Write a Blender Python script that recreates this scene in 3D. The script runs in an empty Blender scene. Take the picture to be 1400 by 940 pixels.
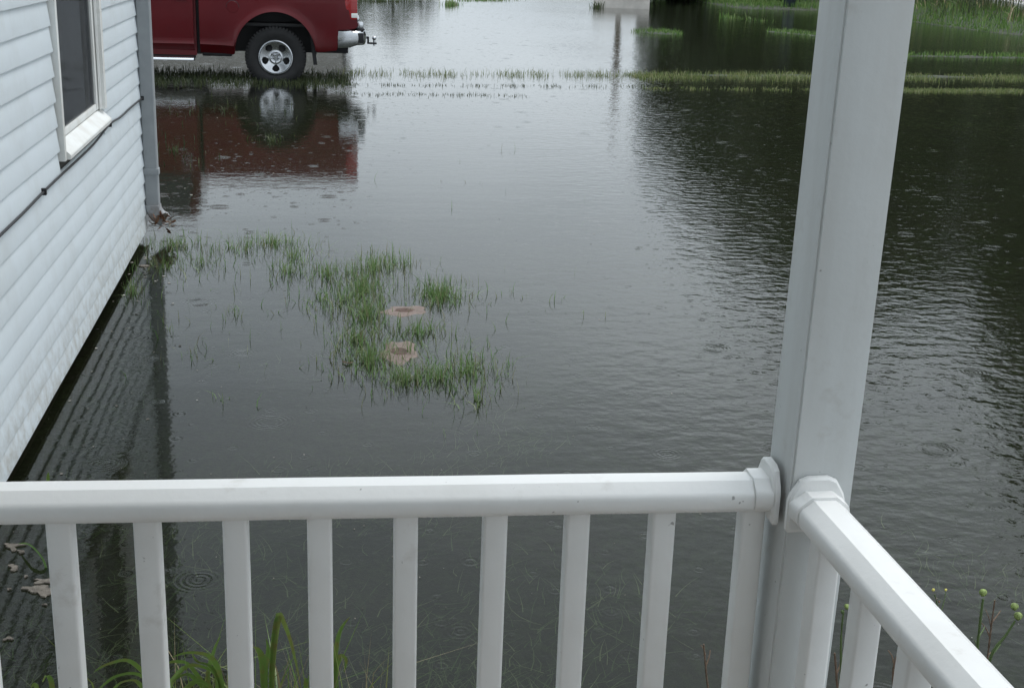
import bpy, bmesh, math, random
import numpy as np
from mathutils import Vector, Matrix
R = random.Random(7)
NP = np.random.RandomState(11)
SC = bpy.context.scene
COL = SC.collection
rad = math.radians

# ------------------------------------------------------------------ camera
F_PX, CW, CH, EYE = 1750.0, 1400.0, 940.0, 1.85
_v1 = np.array([424 - 700, -83 - 470, F_PX])
_xn = 500.0
_yn = 470 + (F_PX ** 2 + (_xn - 700) * _v1[0]) / -_v1[1]
AY = _v1 / np.linalg.norm(_v1)
AZ = -np.array([_xn - 700, _yn - 470, F_PX]); AZ /= np.linalg.norm(AZ)
AX = np.cross(AY, AZ)
if AX[0] < 0: AX = -AX
MAT = np.array([AX, AY, AZ])          # world = MAT @ (right, down, forward)

cam_d = bpy.data.cameras.new("camera")
cam = bpy.data.objects.new("camera", cam_d); COL.objects.link(cam)
cam_d.sensor_fit = 'HORIZONTAL'; cam_d.sensor_width = 36.0
cam_d.lens = 36.0 * F_PX / CW
cam_d.clip_start = 0.05; cam_d.clip_end = 5000
mw = Matrix.Identity(4)
for i in range(3):
    mw[i][0] = MAT[i][0]; mw[i][1] = -MAT[i][1]; mw[i][2] = -MAT[i][2]
mw[0][3], mw[1][3], mw[2][3] = 0, 0, EYE
cam.matrix_world = mw
SC.camera = cam

def _ray(u, v): return MAT @ np.array([u - 700, v - 470, F_PX])
def at_z(u, v, z=0.0):
    r = _ray(u, v); t = (z - EYE) / r[2]; return Vector(r * t + np.array([0, 0, EYE]))
def at_y(u, v, y):
    r = _ray(u, v); t = y / r[1]; return Vector(r * t + np.array([0, 0, EYE]))
def at_x(u, v, x):
    r = _ray(u, v); t = x / r[0]; return Vector(r * t + np.array([0, 0, EYE]))

# ------------------------------------------------------------------ light
SUN_EL, SUN_AZ = rad(62), rad(70)      # azimuth measured from +Y towards +X
world = bpy.data.worlds.new("World"); SC.world = world; world.use_nodes = True
wn, wl = world.node_tree.nodes, world.node_tree.links
wn.clear()
wo = wn.new('ShaderNodeOutputWorld'); bg = wn.new('ShaderNodeBackground')
sky = wn.new('ShaderNodeTexSky'); sky.sky_type = 'NISHITA'; sky.sun_disc = False
sky.sun_elevation = SUN_EL; sky.sun_rotation = SUN_AZ; sky.dust_density = 5.0; sky.air_density = 1.5
hs = wn.new('ShaderNodeHueSaturation'); hs.inputs['Saturation'].default_value = 0.35
tc = wn.new('ShaderNodeTexCoord')
mp = wn.new('ShaderNodeMapping'); mp.inputs['Scale'].default_value = (1.0, 1.0, 2.6); mp.inputs['Location'].default_value = (3.7, 1.1, 0.2)
nz = wn.new('ShaderNodeTexNoise'); nz.inputs['Scale'].default_value = 1.7; nz.inputs['Detail'].default_value = 4
cr = wn.new('ShaderNodeValToRGB')
cr.color_ramp.elements[0].position = 0.3; cr.color_ramp.elements[0].color = (6.0, 6.85, 7.6, 1)
cr.color_ramp.elements[1].position = 0.72; cr.color_ramp.elements[1].color = (10.9, 11.9, 12.7, 1)
mx = wn.new('ShaderNodeMix'); mx.data_type = 'RGBA'; mx.inputs[0].default_value = 0.85
wl.new(tc.outputs['Generated'], mp.inputs[0]); wl.new(mp.outputs[0], nz.inputs['Vector'])
wl.new(nz.outputs['Fac'], cr.inputs[0]); wl.new(sky.outputs[0], hs.inputs['Color'])
# overcast: brighter overhead than at the horizon, all the way round
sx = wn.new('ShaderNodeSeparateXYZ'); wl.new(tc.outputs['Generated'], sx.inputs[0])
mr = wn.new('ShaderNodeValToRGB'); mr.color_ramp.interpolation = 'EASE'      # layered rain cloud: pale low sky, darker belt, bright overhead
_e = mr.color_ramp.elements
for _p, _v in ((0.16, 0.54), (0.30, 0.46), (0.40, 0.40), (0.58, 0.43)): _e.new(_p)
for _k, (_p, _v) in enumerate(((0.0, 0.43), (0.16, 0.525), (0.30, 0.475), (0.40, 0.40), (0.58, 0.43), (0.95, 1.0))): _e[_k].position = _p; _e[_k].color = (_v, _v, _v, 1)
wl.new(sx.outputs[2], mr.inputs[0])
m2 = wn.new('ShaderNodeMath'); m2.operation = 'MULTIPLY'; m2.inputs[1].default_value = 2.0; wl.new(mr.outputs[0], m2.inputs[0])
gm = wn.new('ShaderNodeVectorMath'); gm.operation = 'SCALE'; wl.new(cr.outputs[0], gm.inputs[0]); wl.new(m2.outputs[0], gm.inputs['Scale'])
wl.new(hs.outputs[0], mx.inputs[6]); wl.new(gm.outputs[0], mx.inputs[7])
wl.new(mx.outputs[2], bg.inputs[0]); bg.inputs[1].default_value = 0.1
wl.new(bg.outputs[0], wo.inputs[0])
sd = bpy.data.lights.new("sun", 'SUN'); sd.energy = 0.9; sd.angle = rad(25); sd.color = (1.0, 0.97, 0.93)
sun = bpy.data.objects.new("sun", sd); COL.objects.link(sun)
_sv = Vector((math.cos(SUN_EL) * math.sin(SUN_AZ), math.cos(SUN_EL) * math.cos(SUN_AZ), math.sin(SUN_EL)))
sun.rotation_euler = _sv.to_track_quat('Z', 'Y').to_euler(); sun.location = _sv * 60
SC.view_settings.view_transform = 'Standard'; SC.view_settings.look = 'None'
SC.view_settings.exposure = 0.36; SC.view_settings.gamma = 1.0; SC.view_settings.use_curve_mapping = False
SC.render.engine = 'CYCLES'
SC.cycles.max_bounces = 8; SC.cycles.transparent_max_bounces = 12
SC.cycles.use_denoising = True

# ------------------------------------------------------------------ node helpers
class NT:
    def __init__(s, name):
        s.m = bpy.data.materials.new(name); s.m.use_nodes = True
        s.t = s.m.node_tree; s.t.nodes.clear()
        s.out = s.t.nodes.new('ShaderNodeOutputMaterial')
    def n(s, typ, ins=None, **props):
        nd = s.t.nodes.new(typ)
        for k, v in props.items(): setattr(nd, k, v)
        for k, v in (ins or {}).items():
            sock = nd.inputs[k]
            if hasattr(v, 'links'): s.t.links.new(v, sock)
            else: sock.default_value = v
        return nd
    def math(s, op, a, b=0.0, c=0.0, clamp=False):
        nd = s.t.nodes.new('ShaderNodeMath'); nd.operation = op; nd.use_clamp = clamp
        for i, v in enumerate((a, b, c)):
            if hasattr(v, 'links'): s.t.links.new(v, nd.inputs[i])
            else: nd.inputs[i].default_value = v
        return nd.outputs[0]
    def mixc(s, f, a, b, blend='MIX'):
        nd = s.t.nodes.new('ShaderNodeMix'); nd.data_type = 'RGBA'; nd.blend_type = blend
        for i, v in ((0, f), (6, a), (7, b)):
            if hasattr(v, 'links'): s.t.links.new(v, nd.inputs[i])
            else: nd.inputs[i].default_value = v if i == 0 else (*v[:3], 1)
        return nd.outputs[2]
    def ramp(s, f, p0, p1, c0=(0, 0, 0), c1=(1, 1, 1)):
        nd = s.t.nodes.new('ShaderNodeValToRGB'); s.t.links.new(f, nd.inputs[0])
        e = nd.color_ramp.elements
        e[0].position = p0; e[1].position = p1; e[0].color = (*c0, 1); e[1].color = (*c1, 1)
        return nd.outputs[0]
    def noise(s, scale, detail=3, vec=None, rough=0.55):
        nd = s.n('ShaderNodeTexNoise', {'Scale': scale, 'Detail': detail, 'Roughness': rough})
        if vec is None: vec = s.pos()
        s.t.links.new(vec, nd.inputs['Vector'])
        return nd.outputs['Fac']
    def pos(s):
        if not hasattr(s, '_p'): s._p = s.t.nodes.new('ShaderNodeNewGeometry').outputs['Position']
        return s._p
    def mapped(s, scale=(1, 1, 1), loc=(0, 0, 0), rot=(0, 0, 0)):
        nd = s.n('ShaderNodeMapping', {'Vector': s.pos(), 'Scale': scale, 'Location': loc, 'Rotation': rot})
        return nd.outputs[0]
    def done(s, surf):
        s.t.links.new(surf, s.out.inputs['Surface']); return s.m
    def principled(s, base, rough=0.5, metal=0.0, normal=None, **kw):
        ins = {'Base Color': base if hasattr(base, 'links') else (*base, 1), 'Roughness': rough, 'Metallic': metal}
        if normal is not None: ins['Normal'] = normal
        ins.update(kw)
        return s.done(s.n('ShaderNodeBsdfPrincipled', ins).outputs[0])
    def bump(s, h, dist, strength=1.0):
        return s.n('ShaderNodeBump', {'Height': h, 'Distance': dist, 'Strength': strength}).outputs[0]

def m_vinyl(name, col, dirt=(0.34, 0.31, 0.26), amt=0.25, rough=0.38, specks=True, streak=False, splash=False):
    k = NT(name)
    a = k.ramp(k.noise(3.1, 5), 0.42, 0.78)
    sv = k.mapped((14, 14, 1.2)) if streak else k.mapped((6, 6, 6))
    b = k.ramp(k.noise(1.0, 4, sv), 0.5, 0.85)
    f = k.math('MULTIPLY', k.math('ADD', k.math('MULTIPLY', a, 0.45), k.math('MULTIPLY', b, 0.7)), amt, clamp=True)
    c = k.mixc(f, col, dirt)
    if specks:
        sm = k.ramp(k.noise(9.5, 6, rough=0.65), 0.60, 0.80)
        c = k.mixc(k.math('MULTIPLY', sm, 0.45), c, (0.36, 0.31, 0.25))
        sp = k.ramp(k.noise(58, 2, rough=0.6), 0.735, 0.78)
        c = k.mixc(k.math('MULTIPLY', sp, 0.6), c, (0.10, 0.085, 0.07))
    if splash:      # mud thrown up by the rain on the lowest boards
        sep = k.n('ShaderNodeSeparateXYZ', {0: k.pos()})
        lo = k.n('ShaderNodeMapRange', {'Value': sep.outputs[2], 'From Min': 0.05, 'From Max': 0.42, 'To Min': 0.85, 'To Max': 0.0}).outputs[0]
        c = k.mixc(k.math('MULTIPLY', lo, k.ramp(k.noise(17, 6, rough=0.7), 0.40, 0.72)), c, (0.36, 0.33, 0.27))
    rg = k.math('ADD', k.math('MULTIPLY', k.noise(20, 3), 0.2), rough - 0.1)
    return k.principled(c, rg, normal=k.bump(k.noise(70, 3), 0.0004))

def m_plain(name, col, rough=0.5, metal=0.0, var=0.12, scale=8, bump=0.0):
    k = NT(name)
    n = k.noise(scale, 4)
    c = k.mixc(k.ramp(n, 0.3, 0.7), tuple(x * (1 - var) for x in col), tuple(min(1, x * (1 + var)) for x in col))
    nm = k.bump(k.noise(scale * 6, 3), bump) if bump else None
    return k.principled(c, rough, metal, nm)

def m_leaf(name, cols, trans=0.35, rough=0.5, mottle=False):
    """blades and leaves: colour varies from blade to blade"""
    k = NT(name)
    g = k.t.nodes.new('ShaderNodeNewGeometry')
    nd = k.t.nodes.new('ShaderNodeValToRGB'); k.t.links.new(g.outputs['Random Per Island'], nd.inputs[0])
    el = nd.color_ramp.elements
    while len(el) < len(cols): el.new(0.5)
    for i, c in enumerate(cols):
        el[i].position = i / (len(cols) - 1); el[i].color = (*c, 1)
    colr = nd.outputs[0]
    if mottle: colr = k.mixc(k.ramp(k.noise(38, 5, rough=0.65), 0.48, 0.72), colr, (0.20, 0.17, 0.055))
    p = k.n('ShaderNodeBsdfPrincipled', {'Base Color': colr, 'Roughness': rough})
    tr = k.n('ShaderNodeBsdfTranslucent', {'Color': colr})
    mxs = k.n('ShaderNodeMixShader', {0: trans, 1: p.outputs[0], 2: tr.outputs[0]})
    return k.done(mxs.outputs[0])

def m_water():
    k = NT("flood_water")
    sep = k.n('ShaderNodeSeparateXYZ', {0: k.pos()})
    X, Y = sep.outputs[0], sep.outputs[1]
    big = k.noise(0.22, 2)
    # ripples: livelier on the open right hand side, calm beside the house
    side = k.n('ShaderNodeMapRange', {'Value': k.math('SUBTRACT', X, k.math('MULTIPLY', Y, 0.16)), 'From Min': -0.1, 'From Max': 1.1,
                                      'To Min': 0.14, 'To Max': 1.05}).outputs[0]
    side = k.math('ADD', side, k.n('ShaderNodeMapRange', {'Value': Y, 'From Min': 9.0, 'From Max': 14.0, 'To Min': 0.0, 'To Max': 0.32}).outputs[0])
    amp = k.math('MULTIPLY', side, k.ramp(big, 0.25, 0.7, (0.45,) * 3, (1.1,) * 3))
    far = k.n('ShaderNodeMapRange', {'Value': Y, 'From Min': 8, 'From Max': 22, 'To Min': 1.0, 'To Max': 0.75}).outputs[0]
    amp = k.math('MULTIPLY', amp, far)
    w1 = k.noise(9.5, 2, k.mapped((0.85, 1.2, 1)), 0.45)
    w2 = k.noise(24, 2, None, 0.5)
    w3 = k.noise(42, 1)
    h = k.math('ADD', k.math('MULTIPLY', w1, 0.0046), k.math('MULTIPLY', w2, 0.0014))
    h = k.math('MULTIPLY', h, amp)
    h = k.math('ADD', h, k.math('MULTIPLY', w3, 0.00022))
    # swell far off
    h = k.math('ADD', h, k.math('MULTIPLY', k.noise(1.1, 2, k.mapped((0.5, 1.6, 1))), 0.0022))
    # rain rings
    def rings(scale, kfreq, rmax, width, height, keep, seed):
        vv = k.mapped((scale, scale, scale), (seed, seed * 1.7, 0))
        vo = k.n('ShaderNodeTexVoronoi', {'Vector': vv, 'Scale': 1.0, 'Randomness': 1.0}, voronoi_dimensions='2D')
        d = vo.outputs['Distance']
        cs = k.n('ShaderNodeSeparateColor', {0: vo.outputs['Color']})
        r = k.math('MULTIPLY', cs.outputs[0], rmax)
        w = k.math('SUBTRACT', 1.0, k.math('DIVIDE', k.math('ABSOLUTE', k.math('SUBTRACT', d, r)), width), clamp=True)
        w = k.math('MULTIPLY', w, k.math('GREATER_THAN', cs.outputs[1], 1 - keep))
        inner = k.n('ShaderNodeMapRange', {'Value': d, 'From Min': 0.30, 'From Max': 0.42, 'To Min': 1, 'To Max': 0}).outputs[0]
        w = k.math('MULTIPLY', w, inner)
        return k.math('MULTIPLY', k.math('MULTIPLY', k.math('SINE', k.math('MULTIPLY', d, kfreq)), w), height)
    h = k.math('ADD', h, k.math('MULTIPLY', rings(2.3, 150, 0.15, 0.13, 0.00028, 0.22, 3.3), 1.0))
    h = k.math('ADD', h, rings(8.0, 40, 0.18, 0.14, 0.00028, 0.30, 8.1))
    h = k.math('ADD', h, rings(4.5, 50, 0.10, 0.09, 0.00045, 0.12, 5.7))
    h = k.math('ADD', h, rings(21, 30, 0.10, 0.2, 0.00009, 0.35, 1.9))
    nrm = k.bump(h, 1.0)
    fr = k.n('ShaderNodeFresnel', {'IOR': 1.333, 'Normal': nrm})
    gl = k.n('ShaderNodeBsdfGlossy', {'Color': (1, 1, 1, 1), 'Roughness': 0.05, 'Normal': nrm})
    murk = k.mixc(k.ramp(k.noise(0.8, 4), 0.3, 0.7), (0.006, 0.0068, 0.0042), (0.010, 0.0105, 0.007))
    df = k.n('ShaderNodeBsdfDiffuse', {'Color': murk})
    tr = k.n('ShaderNodeBsdfTransparent', {'Color': (0.64, 0.67, 0.53, 1)})
    body = k.n('ShaderNodeMixShader', {0: 0.66, 1: df.outputs[0], 2: tr.outputs[0]})
    s = k.n('ShaderNodeMixShader', {0: fr.outputs[0], 1: body.outputs[0], 2: gl.outputs[0]})
    return k.done(s.outputs[0])

def m_ground():
    k = NT("wet_ground")
    a = k.ramp(k.noise(1.3, 5), 0.35, 0.65)
    c = k.mixc(a, (0.022, 0.030, 0.015), (0.034, 0.030, 0.022))
    c = k.mixc(k.ramp(k.noise(26, 5, k.mapped((1, 0.6, 1), rot=(0, 0, 0.6)), 0.7), 0.45, 0.72), c, (0.06, 0.085, 0.04))
    c = k.mixc(k.ramp(k.noise(2.3, 3), 0.5, 0.75), c, (0.018, 0.02, 0.015))
    return k.principled(c, 0.75, normal=k.bump(k.noise(30, 4), 0.02))

def m_carpaint():
    k = NT("red_car_paint")
    c = k.mixc(k.ramp(k.noise(1.5, 4), 0.35, 0.7), (0.078, 0.0035, 0.006), (0.10, 0.005, 0.008))
    sep = k.n('ShaderNodeSeparateXYZ', {0: k.pos()})
    mud = k.math('MULTIPLY', k.ramp(k.noise(5, 5), 0.35, 0.75), k.n('ShaderNodeMapRange', {'Value': sep.outputs[2], 'From Min': 0.3, 'From Max': 0.75, 'To Min': 0.45, 'To Max': 0.0}).outputs[0])
    c = k.mixc(mud, c, (0.04, 0.026, 0.022))
    return k.principled(c, 0.32, **{'Coat Weight': 0.12, 'Coat Roughness': 0.08, 'Specular IOR Level': 0.22})

def m_sand():
    k = NT("wet_sand")
    sep = k.n('ShaderNodeSeparateXYZ', {0: k.pos()})
    n = k.noise(14, 4)
    c = k.mixc(k.ramp(n, 0.3, 0.7), (0.150, 0.108, 0.088), (0.215, 0.155, 0.130))
    silt = k.n('ShaderNodeMapRange', {'Value': k.math('ADD', sep.outputs[2], k.math('MULTIPLY', n, 0.03)), 'From Min': -0.050, 'From Max': 0.0, 'To Min': 1.0, 'To Max': 0.0}).outputs[0]
    c = k.mixc(silt, c, (0.045, 0.042, 0.030))       # silt settled over the sunken foot
    return k.principled(c, 0.6, normal=k.bump(k.noise(60, 4), 0.006))

def m_glass():
    k = NT("window_glass")
    fr = k.n('ShaderNodeFresnel', {'IOR': 1.5})
    g = k.n('ShaderNodeBsdfGlossy', {'Color': (0.9, 0.93, 0.95, 1), 'Roughness': 0.03})
    t = k.n('ShaderNodeBsdfTransparent', {'Color': (0.30, 0.31, 0.32, 1)})
    return k.done(k.n('ShaderNodeMixShader', {0: fr.outputs[0], 1: t.outputs[0], 2: g.outputs[0]}).outputs[0])

def m_galv():
    k = NT("painted_downspout")
    sep = k.n('ShaderNodeSeparateXYZ', {0: k.pos()})
    low = k.n('ShaderNodeMapRange', {'Value': sep.outputs[2], 'From Min': 0.08, 'From Max': 0.24, 'To Min': 1.0, 'To Max': 0.0}).outputs[0]
    rust = k.math('MULTIPLY', low, k.ramp(k.noise(26, 5), 0.42, 0.6))
    c = k.mixc(k.ramp(k.noise(9, 4), 0.3, 0.7), (0.25, 0.265, 0.275), (0.30, 0.315, 0.325))
    c = k.mixc(rust, c, (0.13, 0.055, 0.022))
    return k.principled(c, 0.5)

M = {
 'vinyl': m_vinyl('white_vinyl', (0.86, 0.86, 0.845), amt=0.22),
 'post': m_vinyl('painted_post', (0.64, 0.66, 0.655), amt=0.38, streak=True),
 'grime': m_plain('grime', (0.06, 0.058, 0.05), 0.9),
 'siding': m_vinyl('pale_siding', (0.70, 0.76, 0.795), dirt=(0.42, 0.42, 0.38), amt=0.34, rough=0.5, specks=False, splash=True),
 'trim': m_vinyl('window_trim', (0.78, 0.79, 0.77), dirt=(0.36, 0.29, 0.19), amt=0.6, rough=0.5),
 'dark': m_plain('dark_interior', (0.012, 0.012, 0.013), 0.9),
 'curtain': m_plain('curtain', (0.48, 0.48, 0.49), 0.9),
 'glass': m_glass(),
 'concrete': m_plain('concrete', (0.13, 0.12, 0.105), 0.85, 0, 0.25, 4, 0.003),
 'shingle': m_plain('roof_shingle', (0.09, 0.085, 0.08), 0.9, 0, 0.3, 6, 0.004),
 'deck': m_plain('brown_deck', (0.27, 0.20, 0.14), 0.8, 0, 0.2, 5),
 'galv': m_galv(),
 'rubber': m_plain('black_rubber', (0.010, 0.010, 0.0105), 0.75, 0, 0.3, 12),
 'cable': m_plain('black_cable', (0.018, 0.018, 0.02), 0.55),
 'red': m_carpaint(),
 'blackpl': m_plain('black_plastic', (0.008, 0.008, 0.009), 0.6),
 'chrome': m_plain('chrome', (0.62, 0.63, 0.65), 0.16, 1.0, 0.05),
 'alloy': m_plain('alloy', (0.58, 0.59, 0.61), 0.22, 1.0, 0.06),
 'steel': m_plain('dark_steel', (0.022, 0.022, 0.024), 0.5, 0.6),
 'carglass': m_plain('car_glass', (0.01, 0.012, 0.013), 0.05),
 'wood': m_plain('weathered_wood', (0.10, 0.075, 0.055), 0.85, 0, 0.3, 6, 0.004),
 'bark': m_plain('bark', (0.055, 0.042, 0.032), 0.9, 0, 0.3, 5, 0.01),
 'sand': m_sand(),
 'sandhole': m_plain('sand_burrow', (0.10, 0.060, 0.046), 0.8, 0, 0.25, 18, 0.004),
 'foam': m_plain('beige_foam', (0.18, 0.158, 0.132), 0.95, 0, 0.35, 60, 0.004),
 'drydead': m_plain('dead_leaves', (0.20, 0.10, 0.055), 0.8, 0, 0.5, 30),
 'paleblock': m_plain('pale_block', (0.52, 0.49, 0.45), 0.85, 0, 0.2, 1.5, 0.004),
 'bluebarrel': m_plain('dark_blue_plastic', (0.012, 0.022, 0.028), 0.5),
 'driveway': m_plain('wet_driveway', (0.55, 0.53, 0.53), 0.5, 0, 0.12, 0.6),
 'water': m_water(),
 'ground': m_ground(),
 'grass': m_leaf('young_grass', [(0.085, 0.17, 0.045), (0.125, 0.24, 0.065), (0.18, 0.29, 0.095), (0.24, 0.28, 0.13), (0.19, 0.17, 0.09)]),
 'grassyellow': m_leaf('olive_grass', [(0.075, 0.11, 0.03), (0.13, 0.18, 0.05), (0.19, 0.22, 0.075), (0.25, 0.24, 0.12)]),
 'grassbright': m_leaf('bright_grass', [(0.055, 0.12, 0.026), (0.09, 0.18, 0.036), (0.13, 0.22, 0.05), (0.18, 0.23, 0.08)]),
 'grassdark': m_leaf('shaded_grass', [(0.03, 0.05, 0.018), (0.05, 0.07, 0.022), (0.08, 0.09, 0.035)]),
 'straw': m_leaf('dry_straw', [(0.20, 0.16, 0.08), (0.34, 0.28, 0.16), (0.42, 0.37, 0.24)]),
 'subgrass': m_leaf('sunken_grass', [(0.06, 0.10, 0.045), (0.12, 0.20, 0.085), (0.17, 0.25, 0.125), (0.33, 0.37, 0.26)], 0.2),
 'lily': m_leaf('daylily_leaf', [(0.10, 0.19, 0.04), (0.16, 0.26, 0.06), (0.26, 0.30, 0.09)], 0.3, 0.35, True),
 'bud': m_plain('green_bud', (0.18, 0.24, 0.065), 0.55, 0, 0.45, 130),
 'stem': m_plain('green_stem', (0.07, 0.11, 0.03), 0.6),
 'drystem': m_plain('dry_stem', (0.13, 0.085, 0.055), 0.8, 0, 0.35, 60),
 'yellow': m_plain('yellow_petal', (0.55, 0.50, 0.12), 0.6),
 'fleck': m_leaf('floating_flecks', [(0.02, 0.018, 0.015), (0.05, 0.045, 0.035), (0.25, 0.22, 0.18), (0.45, 0.43, 0.38)], 0.0, 0.8),
 'leafA': m_leaf('dark_foliage', [(0.014, 0.024, 0.008), (0.022, 0.036, 0.012), (0.034, 0.05, 0.017)], 0.25),
 'leafB': m_leaf('mid_foliage', [(0.03, 0.05, 0.018), (0.05, 0.075, 0.028), (0.08, 0.11, 0.045)], 0.25),
 'housebeige': m_plain('beige_wall', (0.40, 0.38, 0.35), 0.8, 0, 0.06, 1),
}
def _taillight():
    k = NT('red_lens'); return k.principled((0.30, 0.010, 0.012), 0.15, **{'Coat Weight': 1.0})
M['lens'] = _taillight()
def _screen():
    k = NT('insect_screen'); d = k.n('ShaderNodeBsdfDiffuse', {'Color': (0.035, 0.037, 0.042, 1)}); t = k.n('ShaderNodeBsdfTransparent', {'Color': (1, 1, 1, 1)})
    return k.done(k.n('ShaderNodeMixShader', {0: 0.72, 1: d.outputs[0], 2: t.outputs[0]}).outputs[0])
M['screen'] = _screen()
M['clearlens'] = m_plain('clear_lens', (0.75, 0.74, 0.72), 0.12, 0, 0.05)

# ------------------------------------------------------------------ object helpers
def tag(o, label=None, cat=None, group=None, kind=None):
    if label: o['label'] = label
    if cat: o['category'] = cat
    if group: o['group'] = group
    if kind: o['kind'] = kind
    return o
def empty(name, loc=(0, 0, 0), rz=0.0):
    o = bpy.data.objects.new(name, None); COL.objects.link(o)
    o.location = loc; o.rotation_euler = (0, 0, rz); o.empty_display_size = 0.1
    return o
def link(name, me, parent=None):
    o = bpy.data.objects.new(name, me); COL.objects.link(o)
    if parent: o.parent = parent
    return o
def from_np(name, verts, faces, mat, parent=None, smooth=False):
    me = bpy.data.meshes.new(name); me.from_pydata([tuple(v) for v in verts], [], [tuple(f) for f in faces])
    me.materials.append(mat); me.update()
    if smooth: me.polygons.foreach_set('use_smooth', [True] * len(me.polygons))
    return link(name, me, parent)
def build(name, bm, mat, parent=None, smooth=False, sharp=35):
    me = bpy.data.meshes.new(name)
    bmesh.ops.recalc_face_normals(bm, faces=bm.faces[:])
    bm.to_mesh(me); bm.free(); me.materials.append(mat)
    if smooth:
        me.polygons.foreach_set('use_smooth', [True] * len(me.polygons))
        me.set_sharp_from_angle(angle=rad(sharp))
    return link(name, me, parent)
def add_box(bm, x0, x1, y0, y1, z0, z1, bev=0.0):
    r = bmesh.ops.create_cube(bm, size=1.0)
    for v in r['verts']:
        v.co = Vector(((x0 + x1) / 2 + v.co.x * (x1 - x0), (y0 + y1) / 2 + v.co.y * (y1 - y0), (z0 + z1) / 2 + v.co.z * (z1 - z0)))
    if bev:
        es = list({e for v in r['verts'] for e in v.link_edges})
        bmesh.ops.bevel(bm, geom=es, offset=bev, segments=2, profile=0.6, affect='EDGES')
def box(name, x0, x1, y0, y1, z0, z1, mat, parent=None, bev=0.0):
    bm = bmesh.new(); add_box(bm, x0, x1, y0, y1, z0, z1, bev); return build(name, bm, mat, parent, bev > 0)
def add_loft(bm, loops, cap=True):
    """join equally long vertex loops; loops are lists of points"""
    L = [[bm.verts.new(p) for p in lp] for lp in loops]
    n = len(L[0])
    for a, b in zip(L, L[1:]):
        for i in range(n): bm.faces.new((a[i], a[(i + 1) % n], b[(i + 1) % n], b[i]))
    if cap:
        bm.faces.new(L[0][::-1]); bm.faces.new(L[-1])
def add_tube(bm, pts, r, n=8, r_end=None):
    pts = [Vector(p) for p in pts]; loops = []
    up = Vector((0, 0, 1))
    for i, p in enumerate(pts):
        t = (pts[min(i + 1, len(pts) - 1)] - pts[max(i - 1, 0)]).normalized()
        a = t.cross(up)
        if a.length < 0.05: a = t.cross(Vector((0, 1, 0)))
        a.normalize(); b = a.cross(t).normalized()
        rr = r if r_end is None else r + (r_end - r) * i / max(1, len(pts) - 1)
        loops.append([p + a * rr * math.cos(2 * math.pi * j / n) + b * rr * math.sin(2 * math.pi * j / n) for j in range(n)])
    add_loft(bm, loops)
def tube(name, pts, r, mat, parent=None, n=8, r_end=None):
    bm = bmesh.new(); add_tube(bm, pts, r, n, r_end); return build(name, bm, mat, parent, True, 50)
def add_lathe(bm, prof, axis='Y', n=48, centre=(0, 0, 0)):
    c = Vector(centre); loops = []
    for (a, r) in prof:
        lp = []
        for j in range(n):
            t = 2 * math.pi * j / n; x, z = r * math.cos(t), r * math.sin(t)
            lp.append(c + (Vector((x, a, z)) if axis == 'Y' else Vector((x, z, a))))
        loops.append(lp)
    L = [[bm.verts.new(p) for p in lp] for lp in loops]
    for a, b in zip(L, L[1:]):
        for i in range(n): bm.faces.new((a[i], a[(i + 1) % n], b[(i + 1) % n], b[i]))
def copy_tree(o, parent=None):
    c = o.copy(); COL.objects.link(c)
    if parent: c.parent = parent
    for ch in list(o.children): copy_tree(ch, c)
    return c

def blades(name, pts, mat, h=(0.06, 0.14), w=(0.004, 0.008), lean=0.5, sink=0.06, parent=None, curl=1.0):
    """many grass blades, pts = (n,3) base points; joined into one mesh"""
    pts = np.asarray(pts, float); n = len(pts)
    hh = NP.uniform(h[0], h[1], n) * NP.uniform(0.7, 1.15, n); ww = NP.uniform(w[0], w[1], n)
    az = NP.uniform(0, 2 * np.pi, n); ln = np.abs(NP.normal(0, lean, n))
    d = np.stack([np.cos(az), np.sin(az), np.zeros(n)], 1)
    tz = NP.uniform(0, 2 * np.pi, n)
    s = np.stack([np.cos(tz), np.sin(tz), np.zeros(n)], 1) * ww[:, None] * 0.5
    up = np.array([0, 0, 1.0])
    b = pts - up * sink
    H = hh + sink
    m = b + up * (H * 0.55)[:, None] + d * (H * ln * 0.22)[:, None]
    t = b + up * (H * (1 - 0.35 * np.minimum(ln, 1.3) ** 2 * curl * 0.6))[:, None] + d * (H * ln * 0.75)[:, None]
    V = np.stack([b - s, b + s, m - s * 0.85, m + s * 0.85, t], 1).reshape(-1, 3)
    i = np.arange(n) * 5
    me = bpy.data.meshes.new(name)
    quads = np.stack([i, i + 1, i + 3, i + 2], 1); tris = np.stack([i + 2, i + 3, i + 4], 1)
    me.vertices.add(len(V)); me.vertices.foreach_set('co', V.ravel())
    me.loops.add(n * 7); me.polygons.add(n * 2)
    me.loops.foreach_set('vertex_index', np.concatenate([quads.ravel(), tris.ravel()]))
    me.polygons.foreach_set('loop_start', np.concatenate([np.arange(n) * 4, n * 4 + np.arange(n) * 3]))
    me.update(calc_edges=True); me.validate()
    me.materials.append(mat)
    return link(name, me, parent)

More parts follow.
